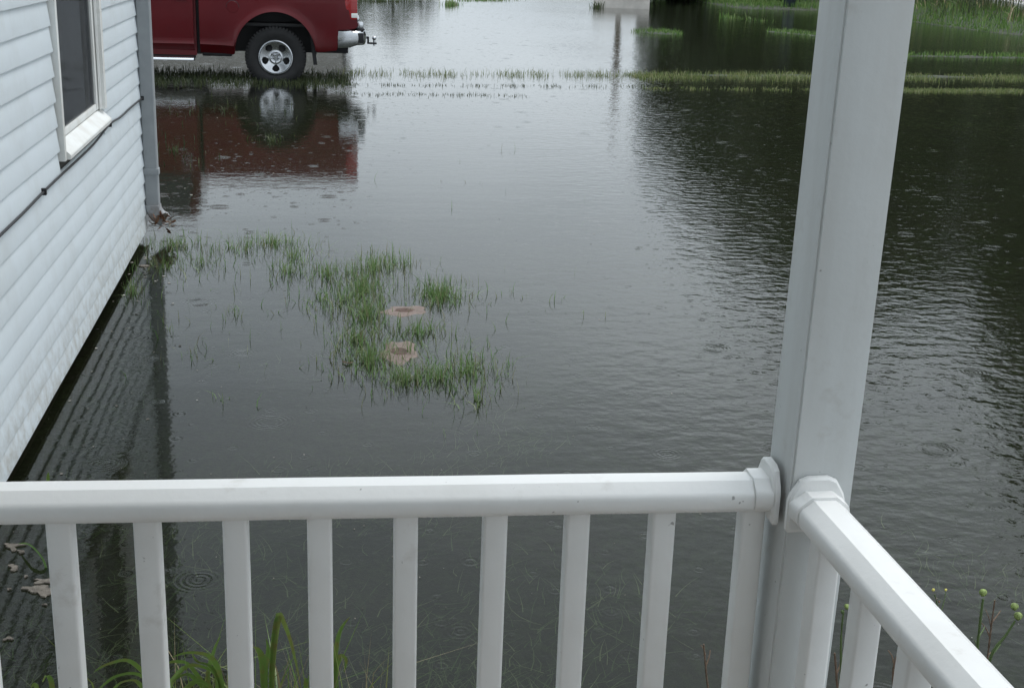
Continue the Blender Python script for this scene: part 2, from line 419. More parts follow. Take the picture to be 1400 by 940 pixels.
# ------------------------------------------------------------------ terrain height
def sstep(a, b, x):
    t = np.clip((x - a) / (b - a), 0, 1); return t * t * (3 - 2 * t)
def vnoise(x, y, s=1.0):
    return (np.sin(x * 1.7 * s + 1.3 * np.sin(y * 1.1 * s)) + np.sin(y * 2.3 * s + 1.7 * np.sin(x * 0.9 * s + 2)) + np.sin((x + y) * 3.1 * s + 0.7)) / 3
def seg_d(x, y, a, b):
    ax, ay = a; bx, by = b; dx, dy = bx - ax, by - ay
    t = np.clip(((x - ax) * dx + (y - ay) * dy) / (dx * dx + dy * dy), 0, 1)
    return np.hypot(x - ax - t * dx, y - ay - t * dy)
BANK = [(at_z(930, 14).to_2d(), at_z(1130, 12).to_2d())]
def ground_h(x, y):
    x = np.asarray(x, float); y = np.asarray(y, float)
    z = -0.15 + 0.02 * vnoise(x, y, 0.8) + 0.008 * vnoise(x, y, 4)
    z = z + 0.09 * np.exp(-(((x - 0.1) / 1.0) ** 2 + ((y - 6.9) / 1.6) ** 2))
    z = z + (0.16 * sstep(2.5, 6.5, x)) * np.exp(-(seg_d(x, y, (0.4, 19.2), (16, 21.3)) / 0.42) ** 2)
    z = z + (0.15 * sstep(5.5, 9, x)) * np.exp(-(seg_d(x, y, (4.5, 17.6), (14, 19.0)) / 0.32) ** 2)
    z = z + 0.17 * np.exp(-((x - 8.2) / 1.25) ** 2 - ((y - 30.6) / 1.5) ** 2)          # islet
    z = z + 0.17 * np.exp(-(seg_d(x, y, (11.8, 32.0), (13.0, 29.6)) / 0.8) ** 2)
    z = z + 0.17 * np.exp(-(seg_d(x, y, (11.6, 25.0), (17, 25.6)) / 0.55) ** 2)
    z = z + 0.15 * np.exp(-(seg_d(x, y, (12.4, 38.5), (13.2, 37)) / 0.6) ** 2)
    # right-hand bank
    bank = sstep(0, 7, (x - 15.6) * 0.80 + (y - 35.0) * 0.28 - 6.0 * sstep(20.5, 17.5, x + (44 - y) * 0.15))
    z = z + bank * (0.55 + 0.05 * vnoise(x, y, 0.5)) * sstep(12, 17, x)
    far = sstep(44.6, 46.5, y) * sstep(14.2, 15.8, x)
    z = z + far * 0.22
    z = z + sstep(85, 130, np.hypot(x, y)) * 0.9
    return z

# ------------------------------------------------------------------ setting
def make_terrain():
    def axis(lo, hi, step, end):
        a = list(np.arange(lo, hi + 1e-6, step)); s = step
        while a[-1] < end: s *= 1.35; a.append(a[-1] + s)
        s = step
        while a[0] > -end: s *= 1.35; a.insert(0, a[0] - s)
        return np.array(a)
    xs, ys = axis(-6, 30, 0.2, 2200), axis(0, 52, 0.2, 2200)
    Xg, Yg = np.meshgrid(xs, ys); Z = ground_h(Xg, Yg)
    V = np.stack([Xg, Yg, Z], 2).reshape(-1, 3); nx, ny = len(xs), len(ys)
    i = (np.arange(ny - 1)[:, None] * nx + np.arange(nx - 1)[None]).ravel()
    F = np.stack([i, i + 1, i + nx + 1, i + nx], 1)
    me = bpy.data.meshes.new('ground'); me.vertices.add(len(V)); me.vertices.foreach_set('co', V.ravel())
    me.loops.add(len(F) * 4); me.polygons.add(len(F)); me.loops.foreach_set('vertex_index', F.ravel())
    me.polygons.foreach_set('loop_start', np.arange(len(F)) * 4); me.update(calc_edges=True)
    me.polygons.foreach_set('use_smooth', np.ones(len(F), bool)); me.materials.append(M['ground'])
    tag(link('ground', me), kind='structure')
make_terrain()
w = from_np('water', [(-2200, -2200, 0), (2200, -2200, 0), (2200, 2200, 0), (-2200, 2200, 0)], [(0, 1, 2, 3)], M['water'])
tag(w, kind='structure')

# ------------------------------------------------------------------ house
WX, WEND, WZ0 = -1.06, 8.29, 0.055
house = tag(empty('house', (WX, WEND, 0)), 'pale blue-grey clapboard house side with window and downspout at left', 'house')
def hp(o): return o
def W(o):      # parts are modelled in world coordinates, then hung on the house
    o.parent = house; o.matrix_parent_inverse = Matrix.Translation((-WX, -WEND, 0)); return o
WIN = dict(y0=5.565, y1=6.765, z0=0.925, z1=2.30)
EX = 0.1016
def siding_board(i):
    z0 = WZ0 + i * EX; z1 = z0 + EX + 0.012
    segs = [(-0.9, WEND)]
    if z1 > WIN['z0'] and z0 < WIN['z1'] - 0.01: segs = [(-0.9, WIN['y0'] - 0.012), (WIN['y1'] + 0.010, WEND)]
    if i == 8: pass
    bm = bmesh.new()
    for (a, b) in segs:
        if b == WEND: b += R.uniform(-0.006, 0.004)
        pr = [(0.0, z0 + 0.004), (0.0165, z0), (0.0175, z0 + 0.003), (0.0045, z1), (0.0, z1)]
        n = max(2, int((b - a) / 0.45)); loops = []
        ph = R.uniform(0, 6)
        for j in range(n + 1):
            y = a + (b - a) * j / n
            wv = 0.0012 * math.sin(y * 2.1 + ph) + 0.0006 * math.sin(y * 5.3 + ph * 2)
            loops.append([(WX + px + wv, y, pz + 0.0008 * math.sin(y * 1.3 + ph)) for px, pz in pr])
        add_loft(bm, loops)
    return W(build('siding_board', bm, M['siding'], None, True, 30))
for i in range(33): siding_board(i)
# wall core behind the boards with a hole for the window
WT = WZ0 + 33 * EX
bm = bmesh.new()
add_box(bm, WX - 0.16, WX - 0.004, -0.9, WIN['y0'], WZ0 + 0.01, WT)
add_box(bm, WX - 0.16, WX - 0.004, WIN['y1'], WEND - 0.012, WZ0 + 0.01, WT)
add_box(bm, WX - 0.16, WX - 0.004, WIN['y0'], WIN['y1'], WZ0 + 0.01, WIN['z0'])
add_box(bm, WX - 0.16, WX - 0.004, WIN['y0'], WIN['y1'], WIN['z1'], WT)
W(build('wall_core', bm, M['grime'], None))
bm = bmesh.new()     # end wall and the body of the house behind
add_box(bm, WX - 7.0, WX - 0.02, WEND - 0.010, WEND + 0.004, WZ0, WT)
W(build('end_wall', bm, M['siding'], None))
bm = bmesh.new()
add_box(bm, WX - 7.0, WX - 0.09, -0.9, WEND - 0.03, -0.4, WZ0 + 0.006)
W(build('foundation', bm, M['concrete'], None))
# roof over the house: eave overhanging the wall
bm = bmesh.new()
pr = [(WX + 0.32, WT - 0.02), (WX + 0.32, WT + 0.10), (WX - 3.5, WT + 1.75), (WX - 7.4, WT + 0.0), (WX - 7.4, WT - 0.1), (WX - 3.5, WT + 1.62)]
add_loft(bm, [[(x, y, z) for x, z in pr] for y in (-1.2, WEND + 0.32)])
W(build('roof', bm, M['shingle'], None))
box_o = box('soffit', WX + 0.005, WX + 0.30, -1.2, WEND + 0.30, WT + 0.001, WT + 0.012, M['trim']); W(box_o)
bm = bmesh.new(); add_box(bm, WX + 0.322, WX + 0.43, -1.2, WEND + 0.3, WT + 0.0, WT + 0.1, 0.012); W(build('gutter', bm, M['galv'], None, True))

# window
win = W(empty('window')); win.location = (0, 0, 0)
def WP(o): o.parent = win; return o
fx0, fx1 = WX - 0.06, WX + 0.036
bm = bmesh.new()
add_box(bm, fx0, fx1, WIN['y0'], WIN['y0'] + 0.036, WIN['z0'], WIN['z1'], 0.003)
add_box(bm, fx0, fx1, WIN['y1'] - 0.06, WIN['y1'], WIN['z0'] + 0.078, WIN['z1'], 0.003)
add_box(bm, fx0, fx1 - 0.002, WIN['y0'] + 0.037, WIN['y1'] - 0.061, WIN['z1'] - 0.07, WIN['z1'], 0.003)
WP(build('window_frame', bm, M['trim'], None, True))
bm = bmesh.new()
prs = [(WX - 0.06, 1.002), (WX + 0.0, 0.995), (WX + 0.050, 0.950), (WX + 0.053, 0.944), (WX + 0.051, 0.928), (WX - 0.06, 0.926)]
add_loft(bm, [[(x, y, z) for x, z in prs] for y in (WIN['y0'] + 0.037, WIN['y1'] + 0.006)])
WP(build('window_sill', bm, M['trim'], None))
sx0, sx1 = WX - 0.035, WX + 0.004
iy0, iy1 = WIN['y0'] + 0.037, WIN['y1'] - 0.061
bm = bmesh.new()
add_box(bm, sx0, sx1, iy0, iy0 + 0.06, 1.003, WIN['z1'] - 0.071, 0.003)
add_box(bm, sx0, sx1, iy1 - 0.055, iy1, 1.003, WIN['z1'] - 0.071, 0.003)
add_box(bm, sx0, sx1 - 0.003, iy0 + 0.061, iy1 - 0.056, 1.001, 1.032, 0.003)
add_box(bm, sx0, sx1 - 0.003, iy0 + 0.061, iy1 - 0.056, WIN['z1'] - 0.12, WIN['z1'] - 0.072, 0.003)
WP(build('sash', bm, M['trim'], None, True))
WP(box('jamb_track', sx1 + 0.006, sx1 + 0.016, iy1 - 0.012, iy1 - 0.0005, 1.004, WIN['z1'] - 0.071, M['vinyl'], None))
WP(box('pane', WX - 0.016, WX - 0.012, iy0 + 0.058, iy1 - 0.053, 1.030, WIN['z1'] - 0.118, M['glass']))
WP(box('insect_screen', WX - 0.0075, WX - 0.006, iy0 + 0.061, iy1 - 0.056, 1.033, WIN['z1'] - 0.121, M['screen']))
bm = bmesh.new(); loops = []
nn = 60
vs = []
for j in range(nn + 1):
    y = iy0 + 0.02 + (iy1 - iy0 - 0.3) * j / nn
    x = WX - 0.24 + 0.025 * math.sin(j * 0.9) + 0.01 * math.sin(j * 2.3)
    vs.append((bm.verts.new((x, y, 1.0)), bm.verts.new((x * 1.0 + 0.004 * math.sin(j), y, WIN['z1']))))
for q, (a, b) in enumerate(zip(vs, vs[1:])):
    if not (22 < q < 38 or q > 52): bm.faces.new((a[0], b[0], b[1], a[1]))
WP(build('curtain', bm, M['curtain'], None, True, 80))
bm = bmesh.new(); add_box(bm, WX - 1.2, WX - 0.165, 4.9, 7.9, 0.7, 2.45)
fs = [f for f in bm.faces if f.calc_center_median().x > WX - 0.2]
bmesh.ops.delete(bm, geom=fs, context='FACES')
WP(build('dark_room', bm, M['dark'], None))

# downspout with strap and elbow
ds = W(empty('downspout'))
def DP(o): o.parent = ds; return o
dx0, dx1, dy0, dy1 = WX + 0.014, WX + 0.098, 8.215, 8.283
def rect_loop(cx, cz, ang, y0, y1, hw):
    # cross-section of the spout perpendicular to its run in the XZ plane
    a = Vector((math.cos(ang), 0, math.sin(ang))) * hw; c = Vector((cx, 0, cz)); b = 0.007
    out = []
    for s, y, k in ((-1, y0, 0), (-1, y0, 1), (1, y0, 1), (1, y0, 0), (1, y1, 0), (1, y1, 1), (-1, y1, 1), (-1, y1, 0)):
        pass
    pts = [(-1, 0, 1), (-1 + .16, 0, 0), (1 - .16, 0, 0), (1, 0, 1), (1, 1, -1), (1 - .16, 1, 0), (-1 + .16, 1, 0), (-1, 1, -1)]
    for s, yy, k in pts:
        y = (y0 if yy == 0 else y1) + (b * k)
        p = c + a * s; out.append((p.x, y, p.z))
    return out
cx = (dx0 + dx1) / 2; hw = (dx1 - dx0) / 2
bm = bmesh.new()
add_loft(bm, [rect_loop(cx, z, 0, dy0, dy1, hw) for z in (0.20, 0.9, 1.6, WT - 0.3)])
DP(build('downspout_pipe', bm, M['galv'], None))
bm = bmesh.new()
loops = []
for t in np.linspace(0, 1, 9):
    a = t * rad(66); rr = 0.085
    px = cx + rr * (1 - math.cos(a)) ; pz = 0.215 - rr * math.sin(a) * 1.15
    loops.append(rect_loop(px, pz, a * 0.95, dy0 - 0.003, dy1 + 0.003, hw * (1.05 - 0.1 * t)))
L = loops[-1]; dxv = Vector((math.sin(rad(62)), 0, -math.cos(rad(62)))) * 0.045
loops.append([tuple(Vector(p) + dxv * R.uniform(0.3, 1.2)) for p in L])
add_loft(bm, loops, cap=False)
o = build('downspout_elbow', bm, M['galv'], None, True, 40); DP(o)
sm = o.modifiers.new('thickness', 'SOLIDIFY'); sm.thickness = 0.003; sm.offset = 1
bm = bmesh.new(); add_box(bm, dx0 - 0.012, dx1 + 0.006, dy0 - 0.006, dy1 + 0.004, 0.405, 0.445, 0.003)
DP(build('downspout_strap', bm, M['galv'], None, True))

# black cable clipped along the wall
cab = tag(empty('cable', (WX + 0.02, 5.0, 0.86)), 'black cable sagging along the siding under the window', 'cable')
pts = [(-1.036, 3.2, 0.872), (-1.036, 4.0, 0.862)]
for u, v in [(0, 322), (33, 290), (60, 262), (85, 238), (110, 215), (130, 195), (150, 170), (165, 160), (178, 148), (193, 135)]:
    p = at_x(u, v, -1.036); pts.append(tuple(p))
pts[-1] = (-1.033, 8.22, pts[-1][2])
def smooth_path(pts, k=6):
    P = [Vector(p) for p in pts]; out = []
    for i in range(len(P) - 1):
        p0, p1, p2, p3 = P[max(i - 1, 0)], P[i], P[i + 1], P[min(i + 2, len(P) - 1)]
        for t in np.linspace(0, 1, k, endpoint=False):
            out.append(0.5 * ((2 * p1) + (p2 - p0) * t + (2 * p0 - 5 * p1 + 4 * p2 - p3) * t * t + (3 * p1 - p0 - 3 * p2 + p3) * t ** 3))
    out.append(P[-1]); return out
def rel(o, root):
    o.parent = root; o.matrix_parent_inverse = root.matrix_basis.inverted(); return o
rel(tube('wire', smooth_path(pts), 0.0050, M['cable'], None, 8), cab)
for i in (4, 8, 11):
    bm = bmesh.new(); p = pts[i]
    add_box(bm, p[0] - 0.012, p[0] + 0.010, p[1] - 0.010, p[1] + 0.010, p[2] - 0.013, p[2] + 0.013, 0.002)
    rel(build('clip', bm, M['blackpl'], None, True), cab)

# leaves stuck in the elbow
lv = tag(empty('dead_leaves', (-0.93, 8.2, 0.14)), 'clump of soggy brown dead leaves at the downspout mouth', 'leaves')
for j in range(26):
    bm = bmesh.new()
    c = Vector((-0.925 + R.gauss(0, 0.034), 8.185 + R.uniform(-0.03, 0.015), 0.125 + R.gauss(0, 0.028)))
    d = Vector((R.uniform(-.4, 1), R.uniform(-1, .4), R.uniform(-.8, .8))).normalized(); e = d.cross(Vector((R.random(), R.random(), 1))).normalized()
    l, wd = R.uniform(0.02, 0.042), R.uniform(0.008, 0.016)
    P = [c - d * l, c - d * l * .2 + e * wd, c + d * l * .5 + e * wd * .8, c + d * l, c + d * l * .4 - e * wd, c - d * l * .3 - e * wd * .9]
    ctr = c + d.cross(e) * 0.006
    vv = [bm.verts.new(p) for p in P]; vc = bm.verts.new(ctr)
    for i in range(6): bm.faces.new((vv[i], vv[(i + 1) % 6], vc))
    rel(build('leaf', bm, M['drydead'] if j % 5 else M['foam'], None), lv)

# ------------------------------------------------------------------ porch
PX0, PY0, PW = 0.7285, 1.760, 0.1015         # corner post
DECK = 0.14
porch = tag(empty('porch', (0, 0.4, DECK)), 'white porch roof and brown deck the photographer stands on', 'porch')
for i in range(21):
    y0 = -0.85 + i * 0.134
    rel(box('deck_board', WX + 0.02, 0.90, y0, y0 + 0.128, DECK - 0.03, DECK, M['deck'], None, 0.003), porch)
rel(box('porch_ceiling', WX + 0.03, 0.88, -0.88, 1.90, 2.70, 2.73, M['vinyl']), porch)
bm = bmesh.new()
add_box(bm, WX + 0.03, 0.84, PY0 - 0.03, PY0 + 0.12, 2.52, 2.697)
add_box(bm, PX0 - 0.02, 0.842, -0.88, PY0 - 0.032, 2.52, 2.697)
rel(build('porch_beam', bm, M['vinyl'], None), porch)
rel(box('rear_wall', WX + 0.03, 1.2, -1.0, -0.89, 0.0, 2.9, M['siding']), porch)
rel(box('deck_skirt', WX + 0.05, 0.88, PY0 + 0.09, PY0 + 0.11, -0.3, DECK - 0.032, M['deck']), porch)

post = tag(empty('porch_post', (PX0 + PW / 2, PY0 + PW / 2, DECK)), 'tall white square porch corner post with a dark seam', 'post')
def shell(x0, x1, y0, y1):
    return box('casing', x0, x1, y0, y1, DECK, 2.52, M['post'], None, 0.0022)
rel(box('post_core', PX0 + 0.006, PX0 + PW - 0.006, PY0 + 0.006, PY0 + PW - 0.006, DECK, 2.519, M['grime']), post)
rel(shell(PX0, PX0 + 0.0075, PY0 + 0.0045, PY0 + PW), post)
rel(shell(PX0 + 0.0025, PX0 + PW, PY0, PY0 + 0.0075), post)
rel(shell(PX0 + PW - 0.0075, PX0 + PW - 0.0005, PY0 + 0.008, PY0 + PW - 0.0005), post)
rel(shell(PX0 + 0.008, PX0 + PW - 0.008, PY0 + PW - 0.0075, PY0 + PW - 0.0005), post)
post.rotation_euler = (rad(0.0), rad(0.40), 0)

RZ = 1.05
_hp = [(0.0175, 0.0), (0.0335, -0.0125), (0.0370, -0.0158), (0.0390, -0.0200), (0.0398, -0.0255), (0.0396, -0.0320), (0.0384, -0.0385), (0.0355, -0.0445), (0.0300, -0.0490)]
RAILP = [(-0.0175, 0.0)] + _hp + [(-x, z) for x, z in _hp[:0:-1]]
COLP = [(x * 1.05 + (0.002 if x > 0 else -0.002), z * 1.02 + 0.0045) for x, z in RAILP]
PLATE = [(-0.016, 0.026), (0.016, 0.026), (0.030, 0.020), (0.043, -0.002), (0.0465, -0.013), (0.0465, -0.062), (0.043, -0.067),
         (-0.043, -0.067), (-0.0465, -0.062), (-0.0465, -0.013), (-0.043, -0.002), (-0.030, 0.020)]
def prof_loft(P, s0, s1, grow0=0.0):
    return [[(s, px, RZ + pz) for px, pz in P] for s in (s0, s1)]
def rail_thing(length, bal_s, lab):
    """railing running along local +X from the post (s = 0)"""
    t = tag(empty('porch_railing'), lab, 'railing')
    n = 14
    bm = bmesh.new(); add_loft(bm, [[(0.012 + (length - 0.012) * i / n, px + 0.0006 * math.sin(i * 1.9), RZ + pz) for px, pz in RAILP] for i in range(n + 1)])
    build('top_rail', bm, M['vinyl'], t, True, 33)
    bm = bmesh.new(); add_loft(bm, [[(s, px, DECK + 0.11 + pz) for px, pz in RAILP] for s in (0.005, length)])
    build('bottom_rail', bm, M['vinyl'], t, True, 33)
    bm = bmesh.new()
    P2 = [(x * 0.92, z * 0.9 - 0.001) for x, z in PLATE]
    add_loft(bm, [[(0.0015, x, RZ + z) for x, z in PLATE], [(0.009, x, RZ + z) for x, z in PLATE], [(0.013, x, RZ + z) for x, z in P2]])
    build('wall_plate', bm, M['vinyl'], t, True, 30)
    bm = bmesh.new()
    add_loft(bm, [[(s, x * k, RZ + z) for x, z in COLP] for s, k in ((0.012, 1.06), (0.020, 1.03), (0.038, 1.0), (0.0395, 0.985))])
    build('collar', bm, M['vinyl'], t, True, 30)
    bm = bmesh.new(); h = 0.019
    add_box(bm, -h, h, -h, h, DECK + 0.105, RZ - 0.049)
    vs = [e for e in bm.edges if abs(e.verts[0].co.z - e.verts[1].co.z) > 0.5]
    bmesh.ops.bevel(bm, geom=vs, offset=0.005, segments=3, profile=0.5, affect='EDGES')
    b0 = build('baluster', bm, M['vinyl'], t, True, 40)
    for i, s in enumerate(bal_s):
        b = b0 if i == 0 else b0.copy()
        if i: COL.objects.link(b); b.parent = t
        b.location = (s, 0, 0); b.rotation_euler = (R.gauss(0, 0.0012), R.gauss(0, 0.002), R.gauss(0, 0.01))
    return t
# front railing: from the post's left face towards the house
fang = math.atan2(0.042, -1.2)
FY = PY0 + 0.062
fb = [(PX0 - x) / math.cos(math.pi - fang) for x in (0.700, 0.5525, 0.4125, 0.2745, 0.1385, 0.0045, -0.1245, -0.258, -0.3865, -0.517, -0.647, -0.777, -0.907)]
fr = rail_thing(1.785, fb, 'front white vinyl porch railing running from the house wall to the post')
fr.location = (PX0 + 0.0, FY, 0); fr.rotation_euler = (0, 0, fang)
# side railing: from the post's front face towards the camera
sb = [PY0 - (c + 0.019) for c in (1.678, 1.520, 1.362, 1.204, 1.046, 0.888, 0.730, 0.572, 0.414)]
sr = rail_thing(2.4, sb, 'white vinyl side railing running from the post out of the bottom right corner')
sr.location = (PX0 + PW / 2 - 0.004, PY0, 0); sr.rotation_euler = (0, 0, -math.pi / 2)

# ------------------------------------------------------------------ pickup truck
TY = 17.8                                   # near side plane of the body
truck = tag(empty('pickup_truck', (-0.48, TY + 0.95, -0.08)), 'dark red pickup truck parked in the flood beyond the house corner', 'pickup truck')
TW = 1.95
def mirror(bm):
    pass
def body_side(side):
    """one outer bed side: columns follow the lower outline round the wheel arch"""
    s = 1 if side == 0 else -1
    y0 = TY if side == 0 else TY + TW
    lower = [(-1.455, 0.365), (-1.30, 0.36), (-1.15, 0.355), (-1.02, 0.345)]
    cxw, czw, ra = -0.477, 0.36, 0.535
    for k in range(0, 25):
        a = math.pi - math.pi * k / 24 * 0.965
        lower.append((cxw + ra * math.cos(a), czw + ra * math.sin(a) * 1.04))
    lower += [(0.09, 0.405), (0.20, 0.412), (0.33, 0.43), (0.345, 0.46), (0.36, 0.70), (0.50, 0.71), (0.58, 0.72), (0.612, 0.745)]
    ztop = 1.36
    rows = 26
    def bulge(x, z):
        b = 0.0
        b += 0.055 * (1 - ((z - 0.78) / 0.62) ** 2)           # barrel
        b += 0.026 * np.exp(-((z - 0.475) / 0.026) ** 2) * (1 if x < -0.95 else 0)
        r = math.hypot(x - cxw, (z - czw))
        b += 0.035 * math.exp(-((r - ra) / 0.06) ** 2)          # flared arch
        b -= 0.10 * max(0, (x - 0.42) / 0.2) ** 2 * 0.35
        if z < 0.45: b -= (0.45 - z) * 0.75 * (1 if x < -0.9 else 0.4)
        return b
    bm = bmesh.new(); cols = []
    for (x, zl) in lower:
        col = []
        for j in range(rows + 1):
            t = j / rows; z = zl + (ztop - zl) * t
            col.append(bm.verts.new((x, y0 - s * bulge(x, z), z)))
        cols.append(col)
    for a, b in zip(cols, cols[1:]):
        for j in range(rows): bm.faces.new((a[j], b[j], b[j + 1], a[j + 1]))
    # return flange inwards along the lower edge and at the ends, so that the side has depth
    inn = [bm.verts.new((c[0].co.x, y0 + s * 0.10, c[0].co.z)) for c in cols]
    for i in range(len(cols) - 1): bm.faces.new((cols[i][0], cols[i + 1][0], inn[i + 1], inn[i]))
    for c in (cols[0], cols[-1]):
        iv = [bm.verts.new((v.co.x, y0 + s * 0.10, v.co.z)) for v in c]
        for j in range(rows): bm.faces.new((c[j], c[j + 1], iv[j + 1], iv[j]))
    tv = [bm.verts.new((c[-1].co.x, y0 + s * 0.09, ztop)) for c in cols]
    for i in range(len(cols) - 1): bm.faces.new((cols[i][-1], cols[i + 1][-1], tv[i + 1], tv[i]))
    return rel(build('bed_side', bm, M['red'], None, True, 38), truck)
body_side(0); body_side(1)
rel(box('tailgate', 0.56, 0.607, TY + 0.10, TY + TW - 0.10, 0.74, 1.36, M['red'], None, 0.012), truck)
rel(box('bed_front', -1.498, -1.45, TY + 0.06, TY + TW - 0.06, 0.34, 1.34, M['blackpl']), truck)
rel(box('bed_floor', -1.44, 0.57, TY + 0.09, TY + TW - 0.09, 0.72, 0.76, M['blackpl']), truck)
# dark liners behind the arches, chassis
for s, y0, y1 in ((1, TY + 0.02, TY + 0.36), (-1, TY + TW - 0.36, TY + TW - 0.02)):
    bm = bmesh.new(); lp = []
    for k in range(19):
        a = math.pi * k / 18; lp.append((-0.477 + 0.55 * math.cos(a), 0.37 + 0.56 * math.sin(a)))
    L0 = [bm.verts.new((x, y0, z)) for x, z in lp]; L1 = [bm.verts.new((x, y1, z)) for x, z in lp]
    for i in range(18): bm.faces.new((L0[i], L0[i + 1], L1[i + 1], L1[i]))
    bm.faces.new(L1 if s > 0 else L0)
    rel(build('wheel_well', bm, M['blackpl'], None, True, 60), truck)
bm = bmesh.new()
add_box(bm, -4.6, 0.50, TY + 0.42, TY + 0.54, 0.36, 0.52); add_box(bm, -4.6, 0.50, TY + TW - 0.54, TY + TW - 0.42, 0.36, 0.52)
add_box(bm, -0.54, -0.42, TY + 0.2, TY + TW - 0.2, 0.25, 0.37, 0.02); add_box(bm, -4.3, -4.2, TY + 0.2, TY + TW - 0.2, 0.25, 0.37, 0.02)
add_box(bm, -1.44, -1.05, TY + 0.05, TY + 0.5, 0.315, 0.48, 0.02)  # dark box added to stand in for shade below the bed side
rel(build('chassis_shade_box', bm, M['steel'], None), truck)
# cab and hood
def cab_profile(y_in):
    return [(-1.50, 0.33), (-1.50, 1.30), (-1.62, 1.93), (-2.9, 1.96), (-3.62, 1.36), (-4.98, 1.22), (-5.10, 0.95), (-5.12, 0.42), (-4.86, 0.36), (-4.74, 0.70), (-4.45, 0.92), (-4.1, 0.90), (-3.82, 0.66), (-3.72, 0.34)]
bm = bmesh.new(); P = cab_profile(0)
loops = []
for y, k in ((TY, 0.0), (TY + 0.1, 0.0), (TY + TW - 0.1, 0.0), (TY + TW, 0.0)):
    lp = []
    for x, z in P:
        t = 0.0 if z < 1.25 else (z - 1.25) * 0.28
        yy = y + (t if y < TY + 1 else -t) - (0.03 if y == TY and z < 1.2 else 0) + (0.03 if y == TY + TW and z < 1.2 else 0)
        lp.append((x, yy, z))
    loops.append(lp)
add_loft(bm, loops)
rel(build('cab', bm, M['red'], None, True, 30), truck)
for side in (0, 1):
    y = TY - 0.034 if side == 0 else TY + TW + 0.034
    s = 1 if side == 0 else -1
    for x0, x1 in ((-2.50, -1.53), (-3.66, -2.515)):
        bm = bmesh.new(); rows = 24; cols = []
        for i in range(9):
            x = x0 + (x1 - x0) * i / 8
            col = []
            for j in range(rows + 1):
                z = 0.335 + (1.22 - 0.335) * j / rows
                b = 0.045 * (1 - ((z - 0.80) / 0.6) ** 2) + 0.028 * math.exp(-((z - 0.475) / 0.026) ** 2) - max(0, 0.45 - z) * 0.6
                col.append(bm.verts.new((x, y - s * b, z)))
            cols.append(col)
        for a, b in zip(cols, cols[1:]):
            for j in range(rows): bm.faces.new((a[j], b[j], b[j + 1], a[j + 1]))
        be = [e for e in bm.edges if len(e.link_faces) == 1]
        r = bmesh.ops.extrude_edge_only(bm, edges=be)
        for v in r['geom']:
            if isinstance(v, bmesh.types.BMVert): v.co.y = y + s * 0.03
        d = rel(build('door', bm, M['red'], None, True, 38), truck)
        h = box('door_handle', x1 - 0.22, x1 - 0.07, min(y - s * 0.075, y - s * 0.03), max(y - s * 0.075, y - s * 0.03), 1.06, 1.095, M['chrome'], None, 0.008)
        h.parent = d
        d.matrix_parent_inverse = truck.matrix_basis.inverted()
    for x0, x1, xt0, xt1 in ((-2.47, -1.62, -2.44, -1.70), (-3.45, -2.53, -2.88, -2.52)):
        yb, yt = y + s * 0.033, y + s * 0.19
        from_o = from_np('side_window', [(x0, yb + s * 0.012, 1.30), (x1, yb + s * 0.012, 1.30), (xt1, yt, 1.86), (xt0, yt, 1.86), (x0, yb + s * 0.03, 1.30), (x1, yb + s * 0.03, 1.30), (xt1, yt + s * 0.03, 1.86), (xt0, yt + s * 0.03, 1.86)],
                         [(0, 1, 2, 3), (4, 7, 6, 5), (0, 4, 5, 1), (1, 5, 6, 2), (2, 6, 7, 3), (3, 7, 4, 0)], M['carglass'])
        rel(from_o, truck)
rel(from_np('windscreen', [(-3.57, TY + 0.12, 1.415), (-3.57, TY + TW - 0.12, 1.415), (-2.95, TY + TW - 0.28, 1.935), (-2.95, TY + 0.28, 1.935)], [(0, 1, 2, 3)], M['carglass']), truck)
rel(box('rear_window', -1.585, -1.545, TY + 0.3, TY + TW - 0.3, 1.38, 1.78, M['carglass']), truck)
rel(box('grille', -5.15, -5.11, TY + 0.4, TY + TW - 0.4, 0.62, 1.02, M['chrome'], None, 0.02), truck)
for y in (TY + 0.06, TY + TW - 0.36): rel(box('headlight', -5.14, -5.08, y, y + 0.30, 0.72, 0.98, M['clearlens'], None, 0.02), truck)
rel(box('front_bumper', -5.28, -5.11, TY - 0.01, TY + TW + 0.01, 0.36, 0.60, M['chrome'], None, 0.03), truck)
# running boards (chrome strip with black step)
for y0, y1 in ((TY - 0.10, TY + 0.06), (TY + TW - 0.06, TY + TW + 0.10)):
    rb = rel(box('running_board', -3.6, -1.532, y0 + 0.01, y1, 0.262, 0.296, M['blackpl'], None, 0.01), truck)
    bm = bmesh.new(); yo, sg = (y0, 1) if y0 < TY + 1 else (y1, -1)
    add_loft(bm, [[(x, yo, 0.268), (x, yo + sg * 0.004, 0.284), (x, yo + sg * 0.022, 0.303), (x, yo + sg * 0.05, 0.314), (x, yo + sg * 0.055, 0.27)] for x in (-3.6, -1.54)])
    c = build('step_trim', bm, M['chrome'], None, True, 40); c.parent = rb
    rb.matrix_parent_inverse = truck.matrix_basis.inverted()
    rel(box('rocker', -3.66, -1.52, y0 + 0.09, y1 - 0.02, 0.295, 0.40, M['blackpl']), truck)
